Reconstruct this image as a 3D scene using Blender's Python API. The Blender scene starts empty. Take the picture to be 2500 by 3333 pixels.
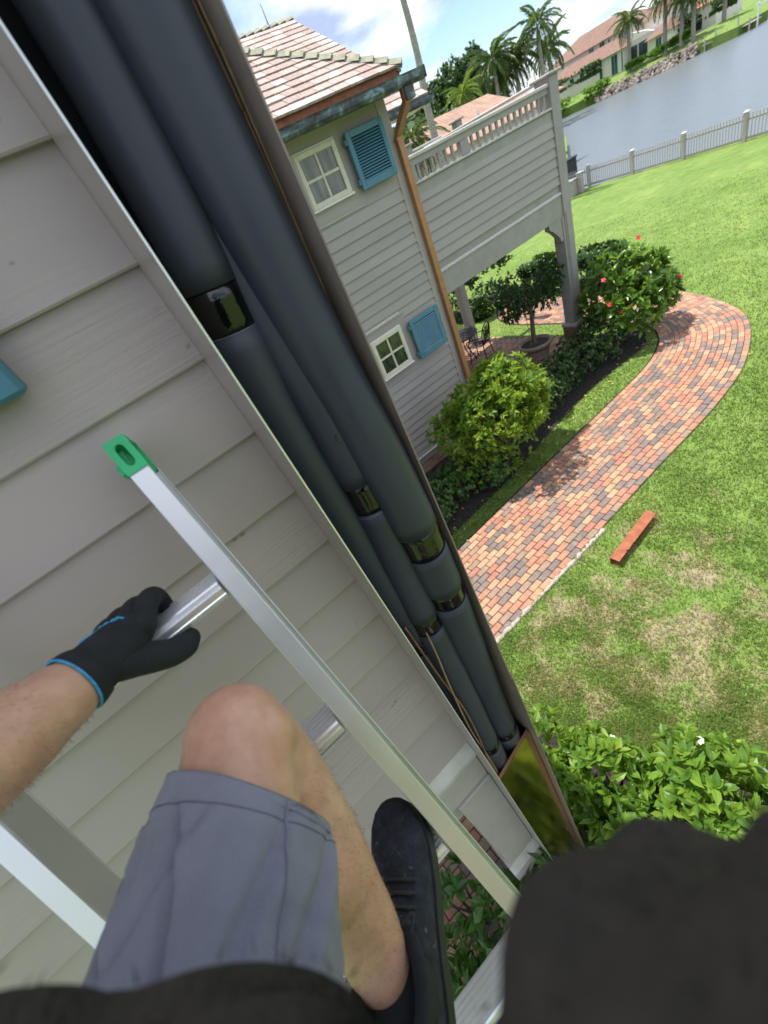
import bpy, math, random
import numpy as np
from mathutils import Vector, Matrix, Euler, Quaternion
from mathutils.noise import noise as mnoise

rnd = random.Random(7)
nr = np.random.default_rng(11)
scene = bpy.context.scene
col = scene.collection
R = math.radians

# ------------------------------------------------------------------ camera
EYE = Vector((0.0, 0.0, 4.6))


def cam_axes(pitch, roll, yaw):
    cy, sy, cp, sp = math.cos(yaw), math.sin(yaw), math.cos(pitch), math.sin(pitch)
    f = Vector((sy * cp, cy * cp, -sp))
    rt = Vector((cy, -sy, 0))
    dn = f.cross(rt)
    c, s = math.cos(roll), math.sin(roll)
    return c * rt + s * dn, -s * rt + c * dn, f


c_r, c_d, c_f = cam_axes(R(35.322), R(28.334), R(19.206))
cd = bpy.data.cameras.new('camera')
cam = bpy.data.objects.new('camera', cd)
col.objects.link(cam)
m3 = Matrix((c_r, -c_d, -c_f)).transposed()
cam.matrix_world = Matrix.Translation(EYE) @ m3.to_4x4()
cd.sensor_fit = 'VERTICAL'
cd.sensor_height = 36
cd.lens = 1327.5 / 3333 * 36
cd.clip_start = 0.008
cd.clip_end = 6000
cd.dof.use_dof = True
cd.dof.focus_distance = 1.4
cd.dof.aperture_fstop = 3.6
scene.camera = cam

# ------------------------------------------------------------------ sky and sun
SUN = Vector((-0.055, 0.29, 1.0)).normalized()
w = bpy.data.worlds.new('World')
scene.world = w
w.use_nodes = True
nt = w.node_tree
nt.nodes.clear()
wo = nt.nodes.new('ShaderNodeOutputWorld')
bg = nt.nodes.new('ShaderNodeBackground')
bg.inputs['Strength'].default_value = 0.15
nt.links.new(bg.outputs[0], wo.inputs[0])
sky = nt.nodes.new('ShaderNodeTexSky')
sky.sky_type = 'NISHITA'
sky.sun_disc = False
sky.sun_elevation = math.asin(SUN.z)
sky.sun_rotation = math.atan2(SUN.x, SUN.y)
sky.air_density = 1.0
sky.dust_density = 0.6
tc = nt.nodes.new('ShaderNodeTexCoord')
sp = nt.nodes.new('ShaderNodeSeparateXYZ')
nt.links.new(tc.outputs['Generated'], sp.inputs[0])


def wmath(op, a, b=None):
    n = nt.nodes.new('ShaderNodeMath')
    n.operation = op
    for i, v in enumerate((a, b)):
        if v is None:
            continue
        if isinstance(v, (int, float)):
            n.inputs[i].default_value = v
        else:
            nt.links.new(v, n.inputs[i])
    return n.outputs[0]


zz = wmath('ADD', wmath('MAXIMUM', sp.outputs[2], 0.0), 0.16)
cb = nt.nodes.new('ShaderNodeCombineXYZ')
nt.links.new(wmath('DIVIDE', sp.outputs[0], zz), cb.inputs[0])
nt.links.new(wmath('DIVIDE', sp.outputs[1], zz), cb.inputs[1])
cb.inputs[2].default_value = 3.7
n1 = nt.nodes.new('ShaderNodeTexNoise')
n1.inputs['Scale'].default_value = 0.62
n1.inputs['Detail'].default_value = 9
n1.inputs['Roughness'].default_value = 0.56
n1.inputs['Distortion'].default_value = 0.25
nt.links.new(cb.outputs[0], n1.inputs['Vector'])
rp = nt.nodes.new('ShaderNodeValToRGB')
rp.color_ramp.elements[0].position = 0.37
rp.color_ramp.elements[0].color = (0, 0, 0, 1)
rp.color_ramp.elements[1].position = 0.53
rp.color_ramp.elements[1].color = (1, 1, 1, 1)
nt.links.new(n1.outputs['Fac'], rp.inputs[0])
n2 = nt.nodes.new('ShaderNodeTexNoise')
n2.inputs['Scale'].default_value = 1.4
n2.inputs['Detail'].default_value = 5
nt.links.new(cb.outputs[0], n2.inputs['Vector'])
rc = nt.nodes.new('ShaderNodeValToRGB')
rc.color_ramp.elements[0].position = 0.42
rc.color_ramp.elements[0].color = (2.3, 2.8, 4.0, 1)
rc.color_ramp.elements[1].position = 0.62
rc.color_ramp.elements[1].color = (7.2, 7.3, 7.5, 1)
nt.links.new(n2.outputs['Fac'], rc.inputs[0])
mx = nt.nodes.new('ShaderNodeMix')
mx.data_type = 'RGBA'
nt.links.new(rp.outputs[0], mx.inputs[0])
sk2 = nt.nodes.new('ShaderNodeMix')
sk2.data_type = 'RGBA'
sk2.blend_type = 'MULTIPLY'
sk2.inputs[0].default_value = 1.0
sk2.inputs[7].default_value = (0.72, 0.78, 0.92, 1)
nt.links.new(sky.outputs[0], sk2.inputs[6])
nt.links.new(sk2.outputs[2], mx.inputs[6])
nt.links.new(rc.outputs[0], mx.inputs[7])
nt.links.new(mx.outputs[2], bg.inputs['Color'])

sl = bpy.data.lights.new('sun', 'SUN')
sl.energy = 5.0
sl.angle = R(0.55)
sl.color = (1.0, 0.95, 0.86)
so = bpy.data.objects.new('sun', sl)
col.objects.link(so)
so.rotation_euler = (-SUN).to_track_quat('-Z', 'Y').to_euler()
so.location = (20, 60, 60)

scene.view_settings.view_transform = 'Standard'
scene.view_settings.look = 'None'
scene.view_settings.exposure = 0.70
scene.view_settings.gamma = 1
scene.view_settings.use_curve_mapping = False
scene.cycles.use_denoising = True
scene.cycles.max_bounces = 8
scene.cycles.sample_clamp_indirect = 8


# ------------------------------------------------------------------ materials
class NB:
    def __init__(s, name):
        s.m = bpy.data.materials.new(name)
        s.m.use_nodes = True
        s.t = s.m.node_tree
        s.b = s.t.nodes['Principled BSDF']
        s.out = s.t.nodes['Material Output']
        s.pos = None

    def n(s, typ, **kw):
        o = s.t.nodes.new(typ)
        for k, v in kw.items():
            setattr(o, k, v)
        return o

    def l(s, a, b):
        s.t.links.new(a, b)

    def coord(s, scale=(1, 1, 1), kind='pos'):
        if kind == 'pos':
            g = s.n('ShaderNodeNewGeometry').outputs['Position']
        else:
            g = s.n('ShaderNodeTexCoord').outputs['Object']
        mp = s.n('ShaderNodeMapping')
        mp.inputs['Scale'].default_value = scale
        s.l(g, mp.inputs['Vector'])
        return mp.outputs[0]

    def noise(s, scale, detail=4, rough=0.55, sc=(1, 1, 1), kind='pos', dist=0.0):
        o = s.n('ShaderNodeTexNoise')
        o.inputs['Scale'].default_value = scale
        o.inputs['Detail'].default_value = detail
        o.inputs['Roughness'].default_value = rough
        o.inputs['Distortion'].default_value = dist
        s.l(s.coord(sc, kind), o.inputs['Vector'])
        return o.outputs['Fac']

    def ramp(s, fac, stops, interp='LINEAR'):
        o = s.n('ShaderNodeValToRGB')
        cr = o.color_ramp
        cr.interpolation = interp
        while len(cr.elements) < len(stops):
            cr.elements.new(0.5)
        for e, (p, c) in zip(cr.elements, stops):
            e.position = p
            e.color = (c, c, c, 1) if isinstance(c, (int, float)) else (*c, 1)
        s.l(fac, o.inputs[0])
        return o.outputs[0]

    def mix(s, fac, a, b, mode='MIX'):
        o = s.n('ShaderNodeMix', data_type='RGBA', blend_type=mode)
        for i, v in ((0, fac), (6, a), (7, b)):
            if isinstance(v, (int, float)):
                o.inputs[i].default_value = v
            elif isinstance(v, tuple):
                o.inputs[i].default_value = (*v, 1)
            else:
                s.l(v, o.inputs[i])
        return o.outputs[2]

    def math(s, op, a, b=0.0):
        o = s.n('ShaderNodeMath', operation=op)
        for i, v in enumerate((a, b)):
            if isinstance(v, (int, float)):
                o.inputs[i].default_value = v
            else:
                s.l(v, o.inputs[i])
        return o.outputs[0]

    def rand(s):
        a = s.n('ShaderNodeObjectInfo').outputs['Random']
        b = s.n('ShaderNodeNewGeometry').outputs['Random Per Island']
        return s.math('FRACT', s.math('ADD', s.math('MULTIPLY', a, 7.31), s.math('MULTIPLY', b, 3.17)))

    def set(s, color=None, rough=None, metal=None, spec=None):
        for k, v in (('Base Color', color), ('Roughness', rough), ('Metallic', metal), ('Specular IOR Level', spec)):
            if v is None:
                continue
            if isinstance(v, tuple):
                s.b.inputs[k].default_value = (*v, 1)
            elif isinstance(v, (int, float)):
                s.b.inputs[k].default_value = v
            else:
                s.l(v, s.b.inputs[k])

    def bump(s, h, strength=0.3, dist=0.01):
        o = s.n('ShaderNodeBump')
        o.inputs['Strength'].default_value = strength
        o.inputs['Distance'].default_value = dist
        s.l(h, o.inputs['Height'])
        s.l(o.outputs[0], s.b.inputs['Normal'])

    def translucent(s, color, amount):
        t = s.n('ShaderNodeBsdfTranslucent')
        if isinstance(color, tuple):
            t.inputs[0].default_value = (*color, 1)
        else:
            s.l(color, t.inputs[0])
        ms = s.n('ShaderNodeMixShader')
        ms.inputs[0].default_value = amount
        s.l(s.b.outputs[0], ms.inputs[1])
        s.l(t.outputs[0], ms.inputs[2])
        s.l(ms.outputs[0], s.out.inputs[0])


MAT = {}


def simple(name, c, rough=0.5, metal=0.0, var=0.12, scale=6.0, bump=0.0, bscale=60.0, spec=None, sc=(1, 1, 1)):
    b = NB(name)
    f = b.noise(scale, 5, 0.6, sc)
    lo = tuple(x * (1 - var) for x in c)
    hi = tuple(min(1, x * (1 + var)) for x in c)
    b.set(b.ramp(f, [(0.3, lo), (0.7, hi)]), rough, metal, spec)
    if bump:
        b.bump(b.noise(bscale, 4, 0.6, sc), bump, 0.004)
    MAT[name] = b.m
    return b


def siding_mat(name, c):
    b = NB(name)
    big = b.noise(1.6, 5, 0.6, (0.7, 0.7, 1.3))
    colr = b.ramp(big, [(0.3, tuple(x * 0.9 for x in c)), (0.7, tuple(x * 1.05 for x in c))])
    r = b.n('ShaderNodeObjectInfo').outputs['Random']
    colr = b.mix(1.0, colr, b.ramp(r, [(0, 0.94), (1, 1.04)]), 'MULTIPLY')
    specks = b.ramp(b.noise(23, 2, 0.5, (1, 1, 1.4)), [(0.755, 0.0), (0.80, 1.0)])
    colr = b.mix(b.math('MULTIPLY', specks, 0.55), colr, (0.10, 0.075, 0.055))
    smudge = b.ramp(b.noise(4.2, 6, 0.65, (0.6, 1, 1.6), dist=0.6), [(0.60, 0.0), (0.78, 1.0)])
    colr = b.mix(b.math('MULTIPLY', smudge, 0.16), colr, tuple(x * 0.62 for x in c))
    b.set(colr, b.ramp(big, [(0.3, 0.42), (0.7, 0.58)]))
    grain = b.noise(9.0, 5, 0.62, (0.35, 1, 9.0), dist=0.8)
    mask = b.ramp(b.noise(1.1, 2, 0.5, (0.5, 1, 3.1)), [(0.46, 0.12), (0.62, 1.0)])
    fine = b.noise(160, 3, 0.6)
    h = b.math('ADD', b.math('MULTIPLY', grain, mask), b.math('MULTIPLY', fine, 0.05))
    b.bump(h, 0.65, 0.006)
    MAT[name] = b.m


siding_mat('siding_paint', (0.420, 0.358, 0.352))
siding_mat('siding_paint_far', (0.345, 0.318, 0.298))
simple('trim_paint', (0.40, 0.36, 0.335), 0.5, var=0.08, bump=0.1)
simple('soffit_paint', (0.36, 0.34, 0.30), 0.6, var=0.06)
simple('deck_paint', (0.295, 0.285, 0.262), 0.55, var=0.1, bump=0.1)
simple('ledge_paint', (0.48, 0.455, 0.43), 0.5, var=0.14, scale=14)
simple('cream_paint', (0.66, 0.61, 0.50), 0.45, var=0.08, scale=12)
simple('blue_paint', (0.070, 0.205, 0.275), 0.42, var=0.12, scale=5, bump=0.05)
simple('brown_metal', (0.250, 0.203, 0.180), 0.5, 0.0, var=0.2, scale=9, bump=0.06)
simple("panel_metal", (0.36, 0.308, 0.305), 0.30, 0.0, var=0.1, scale=9)
simple('edge_metal', (0.85, 0.84, 0.80), 0.3, 0.5, var=0.05)
simple('dark_void', (0.012, 0.012, 0.012), 0.9, var=0.3)
simple('white_trim', (0.74, 0.72, 0.68), 0.5, var=0.05)
simple('stucco', (0.74, 0.70, 0.64), 0.8, var=0.05, scale=1)
simple('dark_glass', (0.02, 0.035, 0.035), 0.08, var=0.2)
simple('teal_glass', (0.03, 0.10, 0.095), 0.1, var=0.3, scale=1)
simple('tape', (0.003, 0.003, 0.003), 0.10, var=0.2, scale=60, bump=0.35, bscale=30, spec=0.6)
simple('green_plastic', (0.025, 0.42, 0.16), 0.38, var=0.1, scale=30, bump=0.06)
simple('cable_brown', (0.21, 0.115, 0.06), 0.4, var=0.25, scale=40)
simple('cable_tan', (0.27, 0.19, 0.095), 0.5, var=0.2, scale=40)
simple('cast_iron', (0.018, 0.018, 0.020), 0.45, 0.3, var=0.2)
simple('pot_clay', (0.28, 0.20, 0.15), 0.8, var=0.25, scale=10, bump=0.2)
simple('soil', (0.035, 0.028, 0.022), 0.95, var=0.4, scale=25, bump=0.8, bscale=60)
simple('bark', (0.13, 0.10, 0.075), 0.9, var=0.35, scale=12, bump=0.6, bscale=30)
simple('palm_bark', (0.30, 0.27, 0.235), 0.85, var=0.3, scale=3, bump=0.3, bscale=12, sc=(1, 1, 4))
simple('crownshaft', (0.12, 0.20, 0.05), 0.5, var=0.15)
simple('petal_red', (0.55, 0.02, 0.03), 0.5, var=0.2)
simple('petal_white', (0.80, 0.78, 0.70), 0.6, var=0.08)
simple('dry_leaf', (0.42, 0.33, 0.08), 0.7, var=0.35, scale=20)
simple('concrete', (0.33, 0.30, 0.26), 0.9, var=0.2, scale=12, bump=0.4)
simple('dock_wood', (0.42, 0.40, 0.36), 0.8, var=0.15, scale=3)
simple('hull_white', (0.75, 0.76, 0.78), 0.3, var=0.05)
simple('rubber', (0.012, 0.012, 0.013), 0.6, var=0.3, scale=40, bump=0.2)
simple('lace', (0.020, 0.019, 0.020), 0.75, var=0.2, scale=80, bump=0.5, bscale=200)
simple('sock', (0.012, 0.013, 0.017), 0.9, var=0.3, scale=60, bump=0.5, bscale=300)
simple('glove_knit', (0.009, 0.010, 0.013), 0.75, var=0.35, scale=40, bump=0.7, bscale=420)
simple('glove_blue', (0.03, 0.30, 0.55), 0.55, var=0.25, scale=90, bump=0.3)
simple('thread', (0.8, 0.8, 0.78), 0.7, var=0.05)
simple('stitch', (0.10, 0.105, 0.15), 0.8, var=0.2)


def foam_mat():
    b = NB('foam')
    f = b.noise(5, 4, 0.6)
    c = b.ramp(f, [(0.3, (0.027, 0.032, 0.048)), (0.7, (0.039, 0.043, 0.062))])
    marks = b.ramp(b.noise(46, 3, 0.6, (1, 1, 0.45), dist=1.2), [(0.72, 0.0), (0.76, 1.0)])
    c = b.mix(marks, c, (0.006, 0.006, 0.007))
    scuff = b.ramp(b.noise(110, 2, 0.5), [(0.76, 0.0), (0.80, 1.0)])
    c = b.mix(b.math('MULTIPLY', scuff, 0.5), c, (0.13, 0.13, 0.12))
    b.set(c, b.ramp(f, [(0.3, 0.42), (0.7, 0.58)]))
    b.bump(b.noise(30, 4, 0.6, (1, 1, 0.4)), 0.12, 0.004)
    MAT['foam'] = b.m


foam_mat()
simple('foam_cut', (0.16, 0.17, 0.19), 0.5, var=0.3, scale=50)


def alu_mat(name, base, rough, sc):
    b = NB(name)
    st = b.noise(5, 2, 0.4, sc, kind='obj')
    sm = b.noise(7, 5, 0.6, kind='obj')
    c = b.ramp(sm, [(0.3, tuple(x * 0.93 for x in base)), (0.7, base)])
    dirt = b.ramp(b.noise(34, 5, 0.7, (1, 1, 0.6), kind='obj'), [(0.66, 0.0), (0.80, 0.4)])
    c = b.mix(dirt, c, (0.42, 0.41, 0.38))
    r = b.math('ADD', b.ramp(st, [(0.3, rough * 0.9), (0.7, rough * 1.1)]), b.ramp(sm, [(0.45, 0.0), (0.75, 0.10)]))
    b.set(c, r, 0.82)
    b.bump(st, 0.025, 0.001)
    MAT[name] = b.m


alu_mat('aluminium', (0.76, 0.76, 0.75), 0.40, (80, 80, 0.5))
alu_mat('aluminium_rung', (0.97, 0.97, 0.98), 0.30, (0.5, 80, 80))


def copper_mats():
    b = NB('copper_new')
    f = b.noise(7, 5, 0.6)
    b.set(b.ramp(f, [(0.3, (0.84, 0.50, 0.20)), (0.7, (0.92, 0.62, 0.30))]), b.ramp(f, [(0.3, 0.09), (0.7, 0.17)]), 1.0)
    b.bump(b.noise(3.5, 3, 0.5), 0.22, 0.012)
    MAT['copper_new'] = b.m
    b = NB('copper_dull')
    f = b.noise(9, 5, 0.65)
    b.set(b.ramp(f, [(0.3, (0.36, 0.175, 0.085)), (0.7, (0.46, 0.25, 0.13))]), b.ramp(f, [(0.3, 0.42), (0.7, 0.55)]), 0.55)
    MAT['copper_dull'] = b.m
    b = NB('copper_rust')
    f = b.noise(11, 6, 0.7)
    b.set(b.ramp(f, [(0.3, (0.20, 0.060, 0.024)), (0.7, (0.36, 0.125, 0.055))]), 0.5, 0.3)
    b.bump(b.noise(60, 4, 0.6), 0.15, 0.003)
    MAT['copper_rust'] = b.m
    b = NB('copper_patina')
    f = b.noise(5, 6, 0.7, (1, 1, 2.0), dist=0.5)
    b.set(b.ramp(f, [(0.36, (0.030, 0.030, 0.032)), (0.52, (0.075, 0.095, 0.105)), (0.66, (0.20, 0.31, 0.31)), (0.8, (0.28, 0.22, 0.17))]),
          0.55, 0.3)
    MAT['copper_patina'] = b.m


copper_mats()


def brick_mat(name, stops, joint=None):
    b = NB(name)
    r = b.rand()
    c = b.ramp(r, stops, 'CONSTANT')
    f = b.noise(26, 5, 0.65)
    c = b.mix(1.0, c, b.ramp(f, [(0.3, 0.72), (0.7, 1.22)]), 'MULTIPLY')
    f2 = b.noise(7, 3, 0.6)
    c = b.mix(b.ramp(f2, [(0.48, 0.0), (0.75, 0.45)]), c, (0.34, 0.225, 0.145))
    c = b.mix(b.ramp(b.noise(3.1, 6, 0.7), [(0.55, 0.0), (0.8, 0.4)]), c, (0.085, 0.072, 0.062))
    b.set(c, 0.85)
    b.bump(b.noise(70, 5, 0.65), 0.35, 0.004)
    MAT[name] = b.m


brick_mat('paver', [(0.0, (0.310, 0.150, 0.096)), (0.15, (0.355, 0.205, 0.125)), (0.30, (0.140, 0.110, 0.103)), (0.42, (0.325, 0.160, 0.105)),
                    (0.56, (0.375, 0.230, 0.140)), (0.67, (0.160, 0.124, 0.114)), (0.79, (0.295, 0.128, 0.090)), (0.89, (0.235, 0.162, 0.120))])
brick_mat('house_brick', [(0.0, (0.25, 0.12, 0.075)), (0.3, (0.32, 0.19, 0.12)), (0.6, (0.20, 0.115, 0.085)), (0.8, (0.34, 0.24, 0.17))])
brick_mat('rock', [(0.0, (0.19, 0.175, 0.155)), (0.3, (0.26, 0.235, 0.205)), (0.6, (0.13, 0.12, 0.11)), (0.8, (0.22, 0.19, 0.16))])
brick_mat('shingle', [(0.0, (0.40, 0.315, 0.285)), (0.18, (0.47, 0.385, 0.350)), (0.36, (0.33, 0.255, 0.230)), (0.5, (0.43, 0.325, 0.290)),
                      (0.68, (0.36, 0.260, 0.240)), (0.82, (0.52, 0.435, 0.400))])
simple('ridge_cap', (0.26, 0.26, 0.19), 0.9, var=0.3, scale=12, bump=0.4)


def tile_roof(name, c, ax):
    b = NB(name)
    f = b.noise(1.5, 5, 0.65)
    cc = b.ramp(f, [(0.3, tuple(x * 0.75 for x in c)), (0.7, tuple(min(1, x * 1.2) for x in c))])
    wv = b.n('ShaderNodeTexWave', wave_type='BANDS', bands_direction=ax)
    wv.inputs['Scale'].default_value = 0.9
    b.l(b.coord(), wv.inputs['Vector'])
    cc = b.mix(1.0, cc, b.ramp(wv.outputs['Fac'], [(0, 0.82), (1, 1.05)]), 'MULTIPLY')
    b.set(cc, 0.85)
    b.bump(wv.outputs['Fac'], 0.5, 0.05)
    MAT[name] = b.m


tile_roof('roof_brown', (0.185, 0.108, 0.078), 'Y')
tile_roof('roof_orange', (0.50, 0.17, 0.09), 'Y')
tile_roof('roof_pink', (0.38, 0.235, 0.175), 'X')


def leaf_mat(name, stops, trans, tcol, rough=0.34, spec=0.5, yellow=0.0):
    b = NB(name)
    r = b.rand()
    c = b.ramp(r, stops)
    big = b.noise(2.3, 3, 0.5)
    c = b.mix(1.0, c, b.ramp(big, [(0.3, 0.8), (0.7, 1.2)]), 'MULTIPLY')
    if yellow:
        y = b.ramp(b.math('FRACT', b.math('MULTIPLY', r, 13.7)), [(1 - yellow, 0.0), (1 - yellow + 0.005, 1.0)])
        c = b.mix(y, c, (0.34, 0.27, 0.02))
    b.set(c, rough, 0, spec)
    b.translucent(b.mix(0.6, c, tcol), trans)
    MAT[name] = b.m


leaf_mat('leaf_gardenia', [(0, (0.070, 0.150, 0.022)), (0.5, (0.150, 0.270, 0.030)), (1, (0.270, 0.390, 0.045))], 0.5, (0.48, 0.62, 0.05), 0.4, 0.45, 0.008)
leaf_mat('leaf_hibiscus', [(0, (0.040, 0.105, 0.018)), (0.6, (0.095, 0.200, 0.026)), (1, (0.190, 0.310, 0.036))], 0.4, (0.28, 0.44, 0.04), 0.28)
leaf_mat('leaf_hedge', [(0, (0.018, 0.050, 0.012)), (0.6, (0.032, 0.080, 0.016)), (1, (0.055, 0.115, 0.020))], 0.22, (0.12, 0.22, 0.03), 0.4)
leaf_mat('leaf_ficus', [(0, (0.016, 0.050, 0.012)), (0.6, (0.028, 0.080, 0.016)), (1, (0.05, 0.115, 0.020))], 0.25, (0.13, 0.25, 0.03), 0.35)
leaf_mat('leaf_near', [(0, (0.055, 0.135, 0.022)), (0.5, (0.115, 0.230, 0.030)), (1, (0.215, 0.340, 0.042))], 0.48, (0.44, 0.60, 0.05), 0.42, 0.4, 0.006)
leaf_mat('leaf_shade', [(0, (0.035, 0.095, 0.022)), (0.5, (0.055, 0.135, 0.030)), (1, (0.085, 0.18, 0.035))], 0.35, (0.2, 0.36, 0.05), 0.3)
leaf_mat('leaf_far', [(0, (0.020, 0.055, 0.014)), (0.6, (0.040, 0.090, 0.020)), (1, (0.070, 0.130, 0.026))], 0.25, (0.14, 0.24, 0.03), 0.6)
leaf_mat('leaf_palm', [(0, (0.045, 0.090, 0.024)), (0.6, (0.075, 0.130, 0.034)), (1, (0.13, 0.19, 0.05))], 0.3, (0.22, 0.30, 0.05), 0.4)
leaf_mat('leaf_palm_light', [(0, (0.12, 0.20, 0.03)), (0.6, (0.17, 0.26, 0.04)), (1, (0.23, 0.31, 0.05))], 0.35, (0.32, 0.42, 0.05), 0.4)
leaf_mat('leaf_bright', [(0, (0.09, 0.20, 0.02)), (0.6, (0.13, 0.27, 0.025)), (1, (0.18, 0.33, 0.035))], 0.35, (0.28, 0.46, 0.04), 0.5)


def grass_cols(b):
    p = b.noise(0.55, 5, 0.62)
    base = b.ramp(p, [(0.30, (0.118, 0.192, 0.040)), (0.52, (0.148, 0.226, 0.050)), (0.72, (0.188, 0.258, 0.068))])
    p2 = b.noise(3.1, 4, 0.6)
    base = b.mix(1.0, base, b.ramp(p2, [(0.3, 0.80), (0.7, 1.18)]), 'MULTIPLY')
    return base


def near_bare(b):
    """0..1 mask of worn dry turf close to the path corner"""
    x = b.n('ShaderNodeSeparateXYZ')
    b.l(b.n('ShaderNodeNewGeometry').outputs['Position'], x.inputs[0])
    dx = b.math('MULTIPLY', b.math('SUBTRACT', x.outputs[0], 2.5), 0.42)
    dy = b.math('MULTIPLY', b.math('SUBTRACT', x.outputs[1], 1.4), 0.50)
    d = b.math('SQRT', b.math('ADD', b.math('MULTIPLY', dx, dx), b.math('MULTIPLY', dy, dy)))
    n = b.noise(2.4, 5, 0.65)
    v = b.math('ADD', b.math('SUBTRACT', 1.0, d), b.math('MULTIPLY', b.math('SUBTRACT', n, 0.5), 4.4))
    return b.ramp(v, [(0.40, 0.0), (1.0, 0.9)])


b = NB('lawn')
base = grass_cols(b)
fine = b.noise(45, 4, 0.7, (1, 1, 1))
base = b.mix(1.0, base, b.ramp(fine, [(0.3, 0.55), (0.7, 1.25)]), 'MULTIPLY')
soilc = b.ramp(b.noise(9, 6, 0.7), [(0.36, (0.15, 0.125, 0.095)), (0.52, (0.27, 0.225, 0.14)), (0.68, (0.36, 0.30, 0.19))])
nearm = near_bare(b)
wide = b.ramp(b.noise(1.3, 6, 0.7), [(0.62, 0.0), (0.80, 0.2)])
base = b.mix(b.math('MAXIMUM', nearm, wide), base, soilc)
b.set(base, 0.85, 0, 0.2)
b.bump(b.noise(70, 4, 0.7), 0.6, 0.02)
MAT['lawn'] = b.m

b = NB('grass_blade')
base = grass_cols(b)
r = b.rand()
base = b.mix(1.0, base, b.ramp(r, [(0, 0.72), (1, 1.35)]), 'MULTIPLY')
base = b.mix(b.math('MULTIPLY', near_bare(b), 0.55), base, (0.27, 0.275, 0.085))
dry = b.ramp(b.math('FRACT', b.math('MULTIPLY', r, 9.3)), [(0.72, 0.0), (0.74, 1.0)])
drym = b.math('MULTIPLY', dry, b.math('ADD', 0.10, b.math('MULTIPLY', near_bare(b), 0.9)))
base = b.mix(drym, base, (0.42, 0.34, 0.16))
b.set(base, 0.45, 0, 0.4)
b.translucent(b.mix(0.5, base, (0.30, 0.44, 0.04)), 0.45)
MAT['grass_blade'] = b.m

b = NB('mulch')
f = b.noise(30, 6, 0.7)
b.set(b.ramp(f, [(0.35, (0.016, 0.013, 0.011)), (0.55, (0.045, 0.038, 0.034)), (0.72, (0.12, 0.105, 0.095))]), 0.95, 0, 0.2)
b.bump(b.noise(55, 6, 0.7), 0.9, 0.03)
MAT['mulch'] = b.m

b = NB('water')
b.set((0.120, 0.138, 0.145), 0.28, 0, 0.5)
b.b.inputs['IOR'].default_value = 1.33
wv = b.noise(0.55, 5, 0.62, (1.0, 0.6, 1))
wv2 = b.noise(2.6, 4, 0.6, (1.0, 0.5, 1))
b.bump(b.math('ADD', wv, b.math('MULTIPLY', wv2, 0.35)), 0.42, 0.40)
MAT['water'] = b.m

b = NB('window_glass')
f = b.noise(3.0, 3, 0.5, (6, 1, 0.5))
b.set(b.ramp(f, [(0.35, (0.10, 0.11, 0.085)), (0.65, (0.26, 0.26, 0.22))]), 0.06, 0, 0.6)
MAT['window_glass'] = b.m
b = NB('window_glass_dark')
f = b.noise(5.0, 4, 0.6, (3, 1, 1))
b.set(b.ramp(f, [(0.35, (0.020, 0.028, 0.020)), (0.7, (0.075, 0.10, 0.055))]), 0.06, 0, 0.6)
MAT['window_glass_dark'] = b.m

b = NB('skin')
f = b.noise(9, 5, 0.6)
c = b.ramp(f, [(0.3, (0.47, 0.265, 0.170)), (0.7, (0.60, 0.360, 0.245))])
f2 = b.noise(38, 4, 0.6)
c = b.mix(1.0, c, b.ramp(f2, [(0.3, 0.86), (0.7, 1.10)]), 'MULTIPLY')
blot = b.ramp(b.noise(16, 5, 0.65, dist=0.5), [(0.5, 0.0), (0.72, 0.5)])
c = b.mix(blot, c, (0.52, 0.235, 0.150))
b.set(c, 0.42, 0, 0.45)
b.b.inputs['Subsurface Weight'].default_value = 0.12
b.b.inputs['Subsurface Radius'].default_value = (0.012, 0.005, 0.003)
b.b.inputs['Subsurface Scale'].default_value = 0.5
b.bump(b.noise(300, 3, 0.6), 0.1, 0.002)
MAT['skin'] = b.m
simple('hair', (0.030, 0.018, 0.010), 0.5, var=0.2)
simple('body_hair', (0.15, 0.085, 0.045), 0.5, var=0.2)

b = NB('shorts_cloth')
f = b.noise(14, 5, 0.6)
c = b.ramp(f, [(0.3, (0.180, 0.186, 0.226)), (0.7, (0.220, 0.226, 0.268))])
st = b.ramp(b.noise(17, 3, 0.5), [(0.70, 0.0), (0.76, 1.0)])
c = b.mix(b.math('MULTIPLY', st, 0.3), c, (0.09, 0.10, 0.13))
b.set(c, 0.85, 0, 0.25)
b.bump(b.math('ADD', b.noise(420, 2, 0.6), b.math('MULTIPLY', b.noise(26, 4, 0.6), 1.2)), 0.35, 0.004)
b.b.inputs['Sheen Weight'].default_value = 0.15
MAT['shorts_cloth'] = b.m

b = NB('shirt_cloth')
f = b.noise(30, 5, 0.65)
b.set(b.ramp(f, [(0.3, (0.002, 0.002, 0.0022)), (0.7, (0.008, 0.0077, 0.0077))]), 0.95, 0, 0.2)
b.bump(b.noise(140, 4, 0.7), 0.7, 0.004)
MAT['shirt_cloth'] = b.m

b = NB('shoe_knit')
f = b.noise(60, 4, 0.6)
c = b.ramp(f, [(0.3, (0.010, 0.012, 0.018)), (0.7, (0.034, 0.037, 0.046))])
dust = b.ramp(b.noise(75, 3, 0.6), [(0.66, 0.0), (0.72, 1.0)])
c = b.mix(b.math('MULTIPLY', dust, 0.5), c, (0.22, 0.22, 0.21))
b.set(c, 0.85, 0, 0.3)
b.bump(b.noise(330, 2, 0.5, (1, 1, 1)), 0.6, 0.003)
MAT['shoe_knit'] = b.m


# ------------------------------------------------------------------ builders
def wloc(o):
    v = Vector((0, 0, 0))
    while o is not None:
        v += o.location
        o = o.parent
    return v


def tag(o, label=None, cat=None, group=None, kind=None):
    for k, v in (('label', label), ('category', cat), ('group', group), ('kind', kind)):
        if v:
            o[k] = v
    return o


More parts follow.
